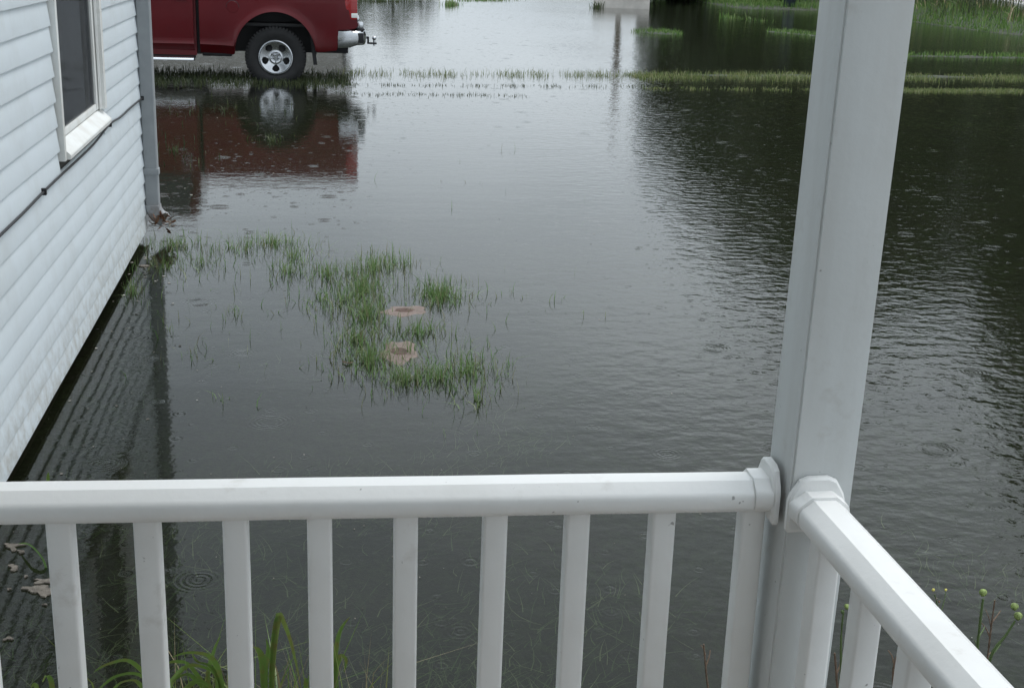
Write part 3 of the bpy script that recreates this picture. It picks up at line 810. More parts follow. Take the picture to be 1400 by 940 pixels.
# tail lights
for side, y in ((0, TY), (1, TY + TW)):
    s = 1 if side == 0 else -1
    bm = bmesh.new(); add_box(bm, 0.445, 0.613, min(y - s * 0.045, y + s * 0.13), max(y - s * 0.045, y + s * 0.13), 0.838, 1.24, 0.018)
    tl = build('tail_light', bm, M['lens'], None, True)
    bm = bmesh.new(); add_box(bm, 0.53, 0.617, min(y - s * 0.049, y + s * 0.10), max(y - s * 0.049, y + s * 0.10), 0.862, 0.925, 0.012)
    rv = build('reverse_lens', bm, M['clearlens'], None, True); rv.parent = tl
    bm = bmesh.new(); add_box(bm, 0.47, 0.615, min(y - s * 0.048, y + s * 0.06), max(y - s * 0.048, y + s * 0.06), 0.965, 0.98, 0.004)
    rv = build('lens_rib', bm, M['lens'], None, True); rv.parent = tl
    rel(tl, truck)
# rear bumper: chrome wrap-round with a dark step and an end cap
bm = bmesh.new()
def bump_ring(o, z):
    return None
pl = []   # plan outline (x, y) of the outer face
outer = [(0.352, TY - 0.035), (0.52, TY - 0.045), (0.60, TY - 0.03), (0.69, TY + 0.05), (0.725, TY + 0.22), (0.74, TY + TW / 2), (0.725, TY + TW - 0.22), (0.69, TY + TW - 0.05), (0.60, TY + TW + 0.03), (0.52, TY + TW + 0.045), (0.352, TY + TW + 0.035)]
loops = []
for i, (x, y) in enumerate(outer):
    nx, ny = ((0, -1) if i < 2 else (0, 1) if i > 8 else (1, 0) if 3 < i < 7 else (0.7, -0.7) if i <= 3 else (0.7, 0.7))
    zt = 0.705 if i in (0, 1, 9, 10) else 0.69
    zb = 0.462 if i in (0, 10) else 0.475 + (0.03 if 1 < i < 9 else 0)
    ring = [(0.0, zb), (0.012, zb + 0.03), (0.018, (zb + zt) / 2), (0.010, zt - 0.02), (-0.012, zt), (-0.05, zt - 0.004), (-0.05, zb)]
    loops.append([(x + nx * d, y + ny * d, z) for d, z in ring])
add_loft(bm, loops)
rbp = build('rear_bumper', bm, M['chrome'], None, True, 40)
st = box('step_pad', 0.612, 0.715, TY + 0.06, TY + TW - 0.06, 0.692, 0.715, M['blackpl'], None, 0.006); st.parent = rbp
for y in (TY + 0.10, TY + TW - 0.30):
    bk = box('bumper_end', 0.615, 0.70, y, y + 0.20, 0.71, 0.80, M['chrome'], None, 0.02); bk.parent = rbp
bm = bmesh.new(); add_box(bm, 0.585, 0.70, TY - 0.030, TY + 0.03, 0.535, 0.665, 0.012)
bk = build('bumper_inset', bm, M['blackpl'], None, True); bk.parent = rbp
rel(rbp, truck)
# hitch
hc = TY + TW / 2
bm = bmesh.new()
add_box(bm, 0.35, 0.74, hc - 0.04, hc + 0.04, 0.49, 0.56, 0.005); add_box(bm, 0.735, 0.80, hc - 0.025, hc + 0.025, 0.525, 0.556, 0.004)
add_box(bm, 0.785, 0.812, hc - 0.025, hc + 0.025, 0.455, 0.554, 0.004); add_box(bm, 0.80, 0.92, hc - 0.03, hc + 0.03, 0.452, 0.476, 0.004)
ht = build('hitch', bm, M['steel'], None, True)
bm = bmesh.new(); bmesh.ops.create_uvsphere(bm, u_segments=16, v_segments=10, radius=0.031)
bmesh.ops.translate(bm, vec=(0.885, hc, 0.535), verts=bm.verts[:]); add_tube(bm, [(0.885, hc, 0.43), (0.885, hc, 0.515)], 0.016, 10)
bl = build('hitch_ball', bm, M['chrome'], None, True); bl.parent = ht
rel(ht, truck)
# mud flaps
for y in (TY + 0.03, TY + TW - 0.28):
    bm = bmesh.new()
    add_loft(bm, [[(0.005 + t * 0.05 - 0.03, y, 0.66 - t * 0.43), (0.005 + t * 0.05 + 0.02, y, 0.66 - t * 0.43), (0.005 + t * 0.05 + 0.02, y + 0.25, 0.66 - t * 0.43), (0.005 + t * 0.05 - 0.03, y + 0.25, 0.66 - t * 0.43)] for t in (0, 0.5, 1)])
    rel(build('mud_flap', bm, M['rubber'], None), truck)
# round fuel door, slightly proud with a ring gap
bm = bmesh.new(); add_lathe(bm, [(0, 0.001), (-0.004, 0.001), (-0.004, 0.074), (0.0, 0.078), (0.012, 0.078)], 'Y', 28, (-1.02, TY - 0.052, 0.965))
fd = build('fuel_door', bm, M['red'], None, True, 30)
bm = bmesh.new(); add_lathe(bm, [(0.006, 0.078), (0.0015, 0.079), (0.0015, 0.085), (0.008, 0.086)], 'Y', 28, (-1.02, TY - 0.052, 0.965))
g = build('fuel_door_gap', bm, M['blackpl'], None); g.parent = fd
rel(fd, truck)
# exhaust
tp = [(-1.2, TY + 0.7, 0.36), (0.0, TY + TW - 0.3, 0.38), (0.2, TY + TW - 0.1, 0.36)]
rel(tube('exhaust_pipe', tp, 0.04, M['steel'], None, 10), truck)
# wheels
def make_wheel():
    wroot = empty('wheel')
    bm = bmesh.new()
    rt, rr = 0.398, 0.225
    prof = [(0.03, rr - 0.01), (0.012, rr + 0.004), (0.0, rr + 0.03), (-0.012, rr + 0.075), (-0.010, rt - 0.055), (0.004, rt - 0.02), (0.02, rt - 0.004), (0.05, rt), (0.13, rt + 0.002), (0.21, rt), (0.24, rt - 0.012), (0.262, rt - 0.06), (0.258, rr + 0.03), (0.23, rr - 0.01)]
    add_lathe(bm, prof, 'Y', 72)
    # tread lugs on the shoulder
    for k in range(54):
        a = 2 * math.pi * k / 54; ca, sa = math.cos(a), math.sin(a)
        for (y0, y1, r0, r1, da) in ((-0.006, 0.055, rt - 0.035, rt + 0.008, 0.030), (0.06, 0.12, rt - 0.01, rt + 0.010, 0.035), (0.14, 0.20, rt - 0.01, rt + 0.010, 0.035)):
            aa = a + (0.05 if y0 > 0.1 else 0.0)
            pts = []
            for y, r in ((y0, r0), (y1, r0), (y1, r1), (max(y0, 0.006) if y0 < 0 else y0, r1)):
                for d in (-da, da): pts.append((y, r, aa + d))
            vv = [bm.verts.new((r * math.cos(t), y, r * math.sin(t))) for y, r, t in pts]
            for q in ((0, 2, 3, 1), (2, 4, 5, 3), (4, 6, 7, 5), (6, 0, 1, 7), (0, 6, 4, 2), (1, 3, 5, 7)): bm.faces.new([vv[i] for i in q])
    build('tyre', bm, M['rubber'], wroot, True, 30)
    # rim: dished disc with five windows
    N, Rn = 120, 18
    bm = bmesh.new(); r0, r1 = 0.03, 0.208
    hc_ = [(math.cos(-math.pi / 2 + 2 * math.pi * k / 5), math.sin(-math.pi / 2 + 2 * math.pi * k / 5)) for k in range(5)]
    def dish(r): return 0.006 + 0.036 * max(0.0, min(1.0, (0.205 - r) / 0.12)) - 0.022 * math.exp(-((r - 0.05) / 0.03) ** 2)
    grid = []
    for i in range(Rn + 1):
        r = r0 + (r1 - r0) * i / Rn; row = []
        for j in range(N):
            a = 2 * math.pi * j / N
            row.append(bm.verts.new((r * math.cos(a), dish(r), r * math.sin(a))))
        grid.append(row)
    def hole(x, z):
        for cxh, czh in hc_:
            u = x * cxh + z * czh; v = -x * czh + z * cxh
            if ((u - 0.143) / 0.043) ** 2 + (v / (0.049 + 0.3 * (u - 0.143))) ** 2 < 1: return True
        return False
    for i in range(Rn):
        for j in range(N):
            q = (grid[i][j], grid[i][(j + 1) % N], grid[i + 1][(j + 1) % N], grid[i + 1][j])
            c = sum((v.co for v in q), Vector()) / 4
            if not hole(c.x, c.z): bm.faces.new(q)
    be = [e for e in bm.edges if len(e.link_faces) == 1]
    r_ = bmesh.ops.extrude_edge_only(bm, edges=be)
    for v in r_['geom']:
        if isinstance(v, bmesh.types.BMVert): v.co.y += 0.035
    bmesh.ops.delete(bm, geom=[v for v in bm.verts if not v.link_faces], context='VERTS')
    rim = build('rim', bm, M['alloy'], wroot, True, 40)
    bm = bmesh.new(); add_lathe(bm, [(0.05, 0.20), (0.0, 0.207), (-0.008, 0.214), (-0.006, 0.226), (0.02, 0.230), (0.2, 0.226)], 'Y', 72)
    build('rim_lip', bm, M['alloy'], wroot, True, 40)
    bm = bmesh.new(); add_lathe(bm, [(0.08, 0.001), (0.08, 0.19), (0.10, 0.215), (0.22, 0.215)], 'Y', 48)
    build('brake_drum', bm, M['blackpl'], wroot, True, 40)
    # star-shaped cap with lug nuts
    bm = bmesh.new()
    star = [((0.047 if k % 2 else 0.030) * math.cos(math.pi * k / 5 + math.pi / 2), (0.047 if k % 2 else 0.030) * math.sin(math.pi * k / 5 + math.pi / 2)) for k in range(10)]
    add_loft(bm, [[(x, 0.03, z) for x, z in star], [(x * 0.96, -0.004, z * 0.96) for x, z in star], [(x * 0.7, -0.012, z * 0.7) for x, z in star]])
    build('hub_cap', bm, M['chrome'], wroot, True, 30)
    bm = bmesh.new(); add_lathe(bm, [(0.03, 0.03), (0.012, 0.072), (0.035, 0.078)], 'Y', 40)
    build('hub_ring', bm, M['alloy'], wroot, True, 40)
    for k in range(5):
        a = 2 * math.pi * (k + 0.5) / 5 + math.pi / 2
        bm = bmesh.new(); add_lathe(bm, [(0.03, 0.011), (0.002, 0.010), (-0.004, 0.006), (-0.004, 0.0005)], 'Y', 8, (0.058 * math.cos(a), 0, 0.058 * math.sin(a)))
        build('lug_nut', bm, M['chrome'], wroot, True, 30)
    return wroot
w0 = make_wheel(); HC = 0.318
for i, (x, far) in enumerate(((-0.477, 0), (-4.27, 0), (-0.477, 1), (-4.27, 1))):
    ww_ = w0 if i == 0 else copy_tree(w0)
    ww_.location = (x, TY + 0.03 if not far else TY + TW - 0.03, HC)
    ww_.rotation_euler = (0, 0.0 if i == 0 else R.uniform(0, 1), 0)
    if far: ww_.rotation_euler = (0, 0, math.pi)
    rel(ww_, truck)

# ------------------------------------------------------------------ far setting
# pale concrete block with reflection
pb = at_z(818, 11); pc = at_z(889, 9)
bw = pc.x / pc.y * (pb.y + 0.1) - pb.x - 0.02
blk = tag(empty('concrete_block', (pb.x, pb.y, 0)), 'low pale weathered concrete block standing in the flood water far off', 'block')
bm = bmesh.new(); add_box(bm, 0.10, bw, 0.1, 1.3, -0.3, 0.36, 0.02); bm2 = build('block_body', bm, M['paleblock'], blk, True)
bm = bmesh.new(); add_box(bm, 0.04, bw + 0.06, 0.04, 1.36, 0.361, 0.44, 0.02); build('block_cap', bm, M['paleblock'], blk, True)
# wooden post mirrored in the water
pp = Vector((0.2365 * 46.5, 43.5, 0))
tag(tube('wooden_post', [(pp.x - 0.1, pp.y + 3, -0.3), (pp.x, pp.y + 3.02, 1.6), (pp.x - 0.02, pp.y + 3.0, 3.5)], 0.125, M['wood'], None, 12), 'dark wooden post behind the pale block, seen mirrored in the water', 'post')
# neighbour's beige house far behind the truck
nb = tag(empty('neighbour_house', (-6, 66, 0)), 'beige house far behind the red truck, mirrored in the water under it', 'house')
hx = 66 * 0.0255
rel(box('house_wall', hx - 12, hx, 66, 74, -0.3, 4.3, M['housebeige']), nb)
bm = bmesh.new(); add_loft(bm, [[(hx - 12.4, y, z) for y, z in ((65.5, 4.2), (70, 6.4), (74.5, 4.2))], [(hx + 0.35, y, z) for y, z in ((65.5, 4.2), (70, 6.4), (74.5, 4.2))]])
rel(build('roof', bm, M['shingle'], None), nb)
for i in range(3):
    wv = rel(box('window', hx - 3.2 - 3.2 * i, hx - 2.2 - 3.2 * i, 65.94, 66.02, 1.6, 2.9, M['trim']), nb)
    g = box('pane', hx - 3.12 - 3.2 * i, hx - 2.28 - 3.2 * i, 65.92, 65.938, 1.68, 2.82, M['carglass']); g.parent = wv
rel(box('corner_trim', hx - 0.15, hx + 0.02, 65.95, 66.1, 0, 4.25, M['steel']), nb)
# blue barrel on the bank
bp_ = at_z(1079, 9, 0.08)
bar = tag(empty('barrel', (bp_.x, bp_.y, 0.02)), 'dark blue barrel standing on the grassy bank left of the porch post', 'barrel')
bm = bmesh.new(); add_lathe(bm, [(0, 0.001), (0, 0.19), (0.02, 0.205), (0.28, 0.215), (0.30, 0.225), (0.32, 0.215), (0.58, 0.215), (0.60, 0.225), (0.62, 0.215), (0.86, 0.205), (0.88, 0.19)], 'Z', 28)
build('barrel_body', bm, M['bluebarrel'], bar, True, 40)
bm = bmesh.new(); add_lathe(bm, [(0.865, 0.001), (0.865, 0.20), (0.89, 0.21), (0.89, 0.195), (0.875, 0.19), (0.875, 0.001)], 'Z', 28)
build('lid', bm, M['bluebarrel'], bar, True, 40)
# pale driveway beyond the right bank
a, b, c, d = at_z(1325, -6, 0.62), at_z(1420, 12, 0.62), at_z(1900, 40, 0.62), at_z(1800, -20, 0.62)
dv = from_np('driveway', [(p.x, p.y, z) for p, z in ((a, 0.66), (b, 0.66), (c, 0.66), (d, 0.66), (a, 0.2), (b, 0.2), (c, 0.2), (d, 0.2))],
             [(0, 3, 2, 1), (0, 1, 5, 4), (1, 2, 6, 5), (2, 3, 7, 6), (3, 0, 4, 7)], M['driveway'])
tag(dv, kind='structure')

# trees: seen as reflections in the flood, built where they stand
def tree_mesh(kind, seed, leafmat, n_leaf=5200):
    rr = np.random.RandomState(seed); rq = random.Random(seed)
    root = empty('tree')
    bm = bmesh.new()
    add_tube(bm, smooth_path([(0, 0, -0.3), (0.02, 0.01, 0.25), (-0.01, 0.03, 0.55), (0.02, 0, 0.85)], 4), 0.028, 9, 0.010)
    tips = []
    for k in range(9):
        a = rq.uniform(0, 6.28); z0 = rq.uniform(0.18, 0.6); l = rq.uniform(0.2, 0.34); 
        e = (l * math.cos(a), l * math.sin(a), z0 + rq.uniform(0.08, 0.28))
        add_tube(bm, smooth_path([(0, 0, z0), (e[0] * .5, e[1] * .5, z0 + (e[2] - z0) * .35), e], 3), 0.010, 6, 0.003); tips.append(e)
    build('trunk', bm, M['bark'], root, True, 60)
    cl = []
    for k in range(46):
        u = rr.normal(size=3); u /= np.linalg.norm(u); q = rr.uniform(0.35, 1.0) ** 0.5
        z = 0.58 + u[2] * 0.40 * q; wd = 0.30 * (1.0 if kind == 0 else 0.8) * (1 - 0.35 * max(0, (z - 0.6) / 0.4))
        cl.append((u[0] * wd * q, u[1] * wd * q, z, rr.uniform(0.05, 0.105)))
    for e in tips: cl.append((*e, 0.08))
    cl = np.array(cl); ci = rr.randint(0, len(cl), n_leaf)
    c = cl[ci, :3] + rr.normal(size=(n_leaf, 3)) * cl[ci, 3:4] * 0.55
    s = rr.uniform(0.012, 0.026, n_leaf)
    a = rr.normal(size=(n_leaf, 3)); a /= np.linalg.norm(a, axis=1)[:, None]
    b = np.cross(a, rr.normal(size=(n_leaf, 3))); b /= np.linalg.norm(b, axis=1)[:, None]
    V = np.stack([c - a * s[:, None], c + b * s[:, None] * .6, c + a * s[:, None], c - b * s[:, None] * .6], 1).reshape(-1, 3)
    i = np.arange(n_leaf) * 4
    me = bpy.data.meshes.new('crown'); me.vertices.add(len(V)); me.vertices.foreach_set('co', V.ravel())
    me.loops.add(n_leaf * 4); me.polygons.add(n_leaf); me.loops.foreach_set('vertex_index', np.arange(n_leaf * 4)); me.polygons.foreach_set('loop_start', i)
    me.update(calc_edges=True); me.materials.append(leafmat); link('crown', me, root)
    return root
protos = [tree_mesh(0, 3, M['leafA'], 9000), tree_mesh(1, 8, M['leafA'], 8000), tree_mesh(0, 21, M['leafB'], 4000)]
used = [False] * 3
def place_tree(p, x, y, h, wscale, rz, label, group):
    o = protos[p] if not used[p] else copy_tree(protos[p])
    used[p] = True
    o.location = (x, y, 0.3); o.scale = (h * wscale, h * wscale, h); o.rotation_euler = (0, 0, rz)
    tag(o, label, 'tree', group)
def tree_at(p, az, dist, elev, ws, label, group):
    h = dist * math.hypot(1, az) * elev - EYE - 0.3
    place_tree(p, az * dist, dist, h / 0.98, ws, R.uniform(0, 6), label, group)
TREES = [(0, 0.285, 56, 0.165, 0.75), (1, 0.312, 57, 0.19, 0.62), (0, 0.330, 56, 0.215, 0.62), (1, 0.392, 58, 0.262, 0.8), (0, 0.452, 57, 0.285, 0.8), (1, 0.52, 60, 0.262, 0.85), (0, 0.585, 58, 0.25, 0.8),
         (1, 0.675, 57, 0.34, 0.9), (0, 0.74, 60, 0.40, 0.9), (1, 0.85, 62, 0.36, 0.9), (1, 0.297, 59, 0.15, 0.7), (0, 0.36, 61, 0.17, 1.2), (1, 0.42, 61, 0.17, 1.3), (0, 0.49, 62, 0.17, 1.3), (1, 0.56, 63, 0.17, 1.3), (0, 0.63, 62, 0.18, 1.3)]
for p, az, d, e, ws in TREES:
    tree_at(p, az, d, e, ws, 'tall dark leafy tree on the right bank, mirrored in the flood', 'dark trees on the right bank')
for az, d, e, ws in ((0.035, 84, 0.066, 1.1), (0.062, 86, 0.070, 1.1), (0.083, 90, 0.056, 1.2)):
    tree_at(2, az, d, e, ws, 'small far tree behind the truck tail, mirrored in the flood', 'far trees behind the truck')
# shrubs filling the foot of the tree line (dense understorey)
n = 36000
azs = NP.uniform(0.252, 0.95, n); ds_ = NP.uniform(50, 56, n); hz = NP.beta(1.0, 1.5, n)
edge = np.clip((azs - 0.252) / 0.05, 0.35, 1)
zz = 0.2 + hz * (4.4 + 0.9 * np.sin(azs * 60) + 0.7 * np.sin(azs * 131)) * edge
c = np.stack([azs * ds_, ds_, zz], 1); a = NP.normal(size=(n, 3)); a /= np.linalg.norm(a, axis=1)[:, None]
b = np.cross(a, NP.normal(size=(n, 3))); b /= np.linalg.norm(b, axis=1)[:, None]; s = NP.uniform(0.12, 0.3, n)[:, None]
V = np.stack([c - a * s, c + b * s * .6, c + a * s, c - b * s * .6], 1).reshape(-1, 3)
tag(from_np('understorey', V, np.arange(n * 4).reshape(-1, 4), M['leafA']), 'dense dark shrubs below the trees on the right bank', kind='stuff')

# ------------------------------------------------------------------ grass
def clump(u, v, ru, rv, n, power=1.0):
    """n base points scattered round a picture point on the water"""
    out = []
    for _ in range(n):
        a = R.uniform(0, 6.283); q = abs(R.gauss(0, 0.55)) ** power
        p = at_z(u + ru * q * math.cos(a), v + rv * q * math.sin(a), 0.0); out.append((p.x, p.y, 0.0))
    return out
P = []
for (u, v, ru, rv, n) in [(372, 332, 60, 12, 330), (400, 350, 60, 18, 200), (238, 336, 60, 14, 330), (226, 366, 50, 18, 150), (276, 360, 70, 22, 150), (320, 340, 60, 16, 150),
                          (396, 372, 50, 14, 170), (450, 374, 45, 18, 220), (508, 366, 55, 20, 480), (495, 395, 45, 32, 640), (503, 430, 40, 30, 520), (470, 410, 50, 30, 220),
                          (602, 404, 48, 22, 760), (570, 455, 55, 15, 260), (505, 492, 50, 26, 560), (485, 465, 45, 26, 280), (555, 520, 60, 17, 300),
                          (600, 518, 70, 24, 220), (640, 505, 65, 32, 330), (650, 545, 60, 36, 110), (440, 410, 60, 30, 170), (540, 360, 70, 18, 140), (560, 480, 110, 60, 160)]:
    P += clump(u, v, ru * 1.1, rv * 1.1, int(n * 0.85))
g = blades('grass_patch', P, M['grass'], (0.006, 0.105), (0.0022, 0.0054), 0.75, 0.04)
tag(g, 'patch of young green grass poking through the flood in mid yard', kind='stuff')
P = []
for (u, v, ru, rv, n) in [(330, 430, 150, 70, 60), (260, 480, 70, 40, 22), (300, 545, 60, 24, 9), (700, 400, 90, 40, 16), (180, 400, 30, 24, 110), (230, 450, 30, 40, 14), (640, 250, 220, 50, 16), (440, 500, 60, 40, 14), (760, 410, 90, 40, 10)]:
    P += clump(u, v, ru, rv, n)
P = [p for p in P if p[0] > WX + 0.02]
tag(blades('grass_sprigs', P, M['grass'], (0.015, 0.09), (0.0022, 0.005), 0.8, 0.03), 'sparse single grass stems standing in the shallow water', kind='stuff')
def line_pts(a, b, n, spread_y, fade0=0.0, dens=None):
    out = []
    A, B = at_z(*a), at_z(*b)
    while len(out) < n:
        t = R.random()
        if dens and R.random() > dens(t): continue
        p = A.lerp(B, t); yy = p.y + R.gauss(0, spread_y); xx = p.x + R.gauss(0, 0.05)
        out.append((xx, yy, max(0.0, float(ground_h(xx, yy)))))
    return out
dens1 = lambda t: (0.42 + 0.42 * math.sin(t * 70) * math.sin(t * 31 + 1)) * (1.0 if t < 0.36 else 1.15)
P = line_pts((462, 101), (1120, 105), 1900, 0.24, 0, dens1)
tag(blades('far_grass_strip', P, M['grassyellow'], (0.02, 0.12), (0.004, 0.009), 0.7, 0.03), 'thin line of grass stems crossing the water behind the truck', kind='stuff')
P = line_pts((865, 105), (1460, 108), 4600, 0.27, 0, lambda t: 0.55 + 0.3 * math.sin(t * 61) + 0.25 * math.sin(t * 23 + 1))
tag(blades('olive_grass_strip', P, M['grassyellow'], (0.012, 0.085), (0.006, 0.011), 0.95, 0.02), 'continuous olive grass strip crossing the dark water at right', kind='stuff')
P = line_pts((880, 121), (1230, 125), 700, 0.10, 0, lambda t: 0.5 + 0.5 * math.sin(t * 40)) + line_pts((1200, 124), (1480, 126), 4200, 0.13)
tag(blades('near_grass_strip', P, M['grassyellow'], (0.012, 0.055), (0.006, 0.010), 1.0, 0.02), 'low olive grass edge just in front of the grass strip', kind='stuff')
P = line_pts((462, 116), (900, 119), 420, 0.10, 0, lambda t: 0.5 + 0.5 * math.sin(t * 50)) + line_pts((462, 128), (720, 131), 260, 0.10)
tag(blades('grass_stubble', P, M['grassdark'], (0.01, 0.045), (0.005, 0.010), 0.6, 0.01), 'faint rows of stubble tips breaking the pale water', kind='stuff')
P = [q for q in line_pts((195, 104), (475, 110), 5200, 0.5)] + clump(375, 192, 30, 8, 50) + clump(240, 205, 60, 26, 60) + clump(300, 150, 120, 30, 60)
tag(blades('shaded_grass', P, M['grassdark'], (0.02, 0.09), (0.006, 0.011), 0.6, 0.02), 'shade-coloured grass growing in the water under the red truck', kind='stuff')  # truck's shade is put into the dark blade colour
def field(name, cond, n, mat, h, w, label, box_, lean=0.6):
    x0, x1, y0, y1 = box_; out = []; m = 0
    X_ = NP.uniform(x0, x1, n); Y_ = NP.uniform(y0, y1, n); Z_ = ground_h(X_, Y_)
    k = cond(X_, Y_, Z_) & (NP.uniform(0, 1, n) < np.clip(0.12 + (Z_ + 0.015) / 0.05 + 0.55 * vnoise(X_, Y_, 2.2), 0.04, 1)); pts = np.stack([X_, Y_, Z_], 1)[k]
    return tag(blades(name, pts, mat, h, w, lean, 0.02), label, kind='stuff')
wet = lambda x, y, z: z > -0.015
field('islet_grass', wet, 130000, M['grassbright'], (0.03, 0.14), (0.010, 0.020), 'low green grass islets in the dark water beyond the strip', (4.5, 19, 23.5, 40), 0.9)
field('bank_grass', wet, 90000, M['grassbright'], (0.10, 0.30), (0.015, 0.03), 'rough green grass covering the far right bank', (12, 40, 33, 62))
field('tall_bank_grass', lambda x, y, z: (z > 0.1) & (vnoise(x, y, 0.7) > -0.35) & (x > 17.3 + (y - 36) * 0.24), 11000, M['grassdark'], (0.35, 0.85), (0.02, 0.035), 'tall dark green reeds on the right bank', (15, 36, 36, 56), 0.5)
field('dry_bank_grass', lambda x, y, z: (z > 0.08) & (vnoise(x, y, 0.5) > 0.0) & (x > 17.3 + (y - 36) * 0.24), 3200, M['straw'], (0.25, 0.7), (0.02, 0.04), 'dry tan grass stalks scattered on the right bank', (15, 36, 36, 56), 1.1)
def far_tuft(u, v, ru, n, h, label, name='grass_tuft', mat='grass'):
    pts = [tuple(at_z(u + R.gauss(0, ru * .5), v + R.gauss(0, 0.4), 0)) for _ in range(n)]
    tag(blades(name, pts, M[mat], h, (0.015, 0.03), 0.5, 0.02), label, kind='stuff')
far_tuft(618, 7, 12, 130, (0.08, 0.22), 'small far tuft of grass right of the truck')
far_tuft(662, 1, 42, 300, (0.02, 0.08), 'thin far line of grass at the top edge')
far_tuft(520, 2, 36, 240, (0.05, 0.14), 'faint far grass right behind the truck tail', mat='grassdark')
far_tuft(816, 11, 10, 70, (0.06, 0.34), 'dark green weeds at the left foot of the pale block', 'weeds', 'grassdark')

# grass lying under the water near the porch
n = 26000
xs = NP.uniform(-1.0, 2.4, n); ys = 2.2 + 5.0 * NP.random_sample(n) ** 1.7
dense = vnoise(xs, ys, 1.9) * 0.8 + 0.9 * np.exp(-((xs + 0.55) / 0.25) ** 2 - ((ys - 3.45) / 0.5) ** 2) - 0.16 * (ys - 2.2) - 0.5 * sstep(0.7, 1.3, xs)
keep = dense + NP.uniform(-.5, .5, n) > 0.0
xs, ys = xs[keep], ys[keep]; n = len(xs)
az = NP.normal(0.9, 1.0, n); L = NP.uniform(0.03, 0.13, n); cv = NP.normal(0, 0.28, n); wd = NP.uniform(0.0008, 0.0023, n); z = NP.uniform(-0.085, -0.012, n)
V, Fc = [], []
for i in range(n):
    px, py, a_ = xs[i], ys[i], az[i]; b0 = len(V)
    for s in range(4):
        t = s / 3; ww = wd[i] * (1 - 0.85 * t)
        V.append((px - math.sin(a_) * ww, py + math.cos(a_) * ww, z[i] - 0.02 * (1 - t))); V.append((px + math.sin(a_) * ww, py - math.cos(a_) * ww, z[i] - 0.02 * (1 - t)))
        px += math.cos(a_) * L[i] / 3; py += math.sin(a_) * L[i] / 3; a_ += cv[i]
        if s: Fc.append((b0 + 2 * s - 2, b0 + 2 * s - 1, b0 + 2 * s + 1, b0 + 2 * s))
tag(from_np('sunken_grass', V, Fc, M['subgrass']), 'pale grass blades lying under the water near the porch', kind='stuff')
# floating specks
V, Fc = [], []
spk = [(R.uniform(0, 1400), 130 + 800 * R.random() ** 1.4, 1) for _ in range(420)] + [(200 + R.gauss(0, 25), 370 + R.gauss(0, 50), 2) for _ in range(40)] + [(150 + R.gauss(0, 60), 560 + R.gauss(0, 120), 2) for _ in range(40)]
for u, v, k in spk:
    p = at_z(u, v, 0.0025)
    if p.x < WX or (p.x < 0.95 and p.y < 2.0): continue
    b0 = len(V); m = 6; l = R.uniform(0.3, 1.0) * 0.0009 * min(p.y, 9) * k; e = R.uniform(0.4, 1); th = R.uniform(0, 3.14)
    for j in range(m):
        a = 6.283 * j / m; q = l * R.uniform(0.7, 1.2); xx, yy = q * math.cos(a), q * e * math.sin(a)
        V.append((p.x + xx * math.cos(th) - yy * math.sin(th), p.y + xx * math.sin(th) + yy * math.cos(th), 0.0025 + 0.001 * (j % 2)))
    Fc.append(tuple(range(b0, b0 + m)))
tag(from_np('floating_specks', V, Fc, M['fleck']), 'tiny specks of debris floating on the flood', kind='stuff')

# sandy ant mounds just awash
def mound(u, v, r, rx, label):
    p = at_z(u, v, 0)
    t = tag(empty('sand_mound', (p.x, p.y, 0)), label, 'sand mound')
    bm = bmesh.new(); N = 28; rings = []
    for i in range(9):
        q = i / 8; row = []
        for j in range(N):
            a = 6.283 * j / N; rr = r * q * (1 + 0.13 * math.sin(2 * a + u) + 0.08 * math.sin(5 * a + v) + 0.05 * math.sin(11 * a + u * v))
            z = (0.006 * (1 - (q / 0.66) ** 2) if q < 0.66 else -0.28 * (q - 0.66)) - 0.001 + 0.0028 * math.sin(a * 5 + i * 2) * q
            row.append(bm.verts.new((rr * rx * math.cos(a), rr * math.sin(a), z)))
        rings.append(row)
    for A, B in zip(rings, rings[1:]):
        for j in range(N): bm.faces.new((A[j], A[(j + 1) % N], B[(j + 1) % N], B[j]))
    bmesh.ops.remove_doubles(bm, verts=bm.verts[:], dist=1e-5)
    build('mound', bm, M['sand'], t, True, 70)
    bm = bmesh.new(); rings = []
    for i, (q, z) in enumerate(((0.0, 0.005), (0.4, 0.010), (0.7, 0.009), (1.0, 0.002))):
        rings.append([bm.verts.new((r * 0.30 * rx * q * math.cos(6.283 * j / 18) * (1 + .15 * math.sin(j * 2.1)), r * 0.24 * q * math.sin(6.283 * j / 18), z)) for j in range(18)])
    for A, B in zip(rings, rings[1:]):
        for j in range(18): bm.faces.new((A[j], A[(j + 1) % 18], B[(j + 1) % 18], B[j]))
    bmesh.ops.remove_doubles(bm, verts=bm.verts[:], dist=1e-5)
    build('crest', bm, M['sandhole'], t, True, 70)
mound(546, 481, 0.27, 0.55, 'pinkish sandy mound awash below the other, ringed by grass at bottom')
mound(553, 425, 0.165, 1.15, 'pinkish sandy mound awash just left of the dense grass tuft')

# twig and stick
tag(tube('twig', smooth_path([tuple(at_z(468, 494, 0.006)), tuple(at_z(476, 496, 0.008)), tuple(at_z(482, 495, 0.005))], 3), 0.003, M['drystem'], None, 6), 'short dark twig floating left of the lower sandy mound', 'twig')
tag(tube('stick', [tuple(at_z(1338, 33, 0.05)), tuple(at_z(1370, 36, 0.08)), tuple(at_z(1404, 42, 0.06))], 0.02, M['foam'], None, 6), 'thin pale stick lying along the foot of the right bank', 'stick')

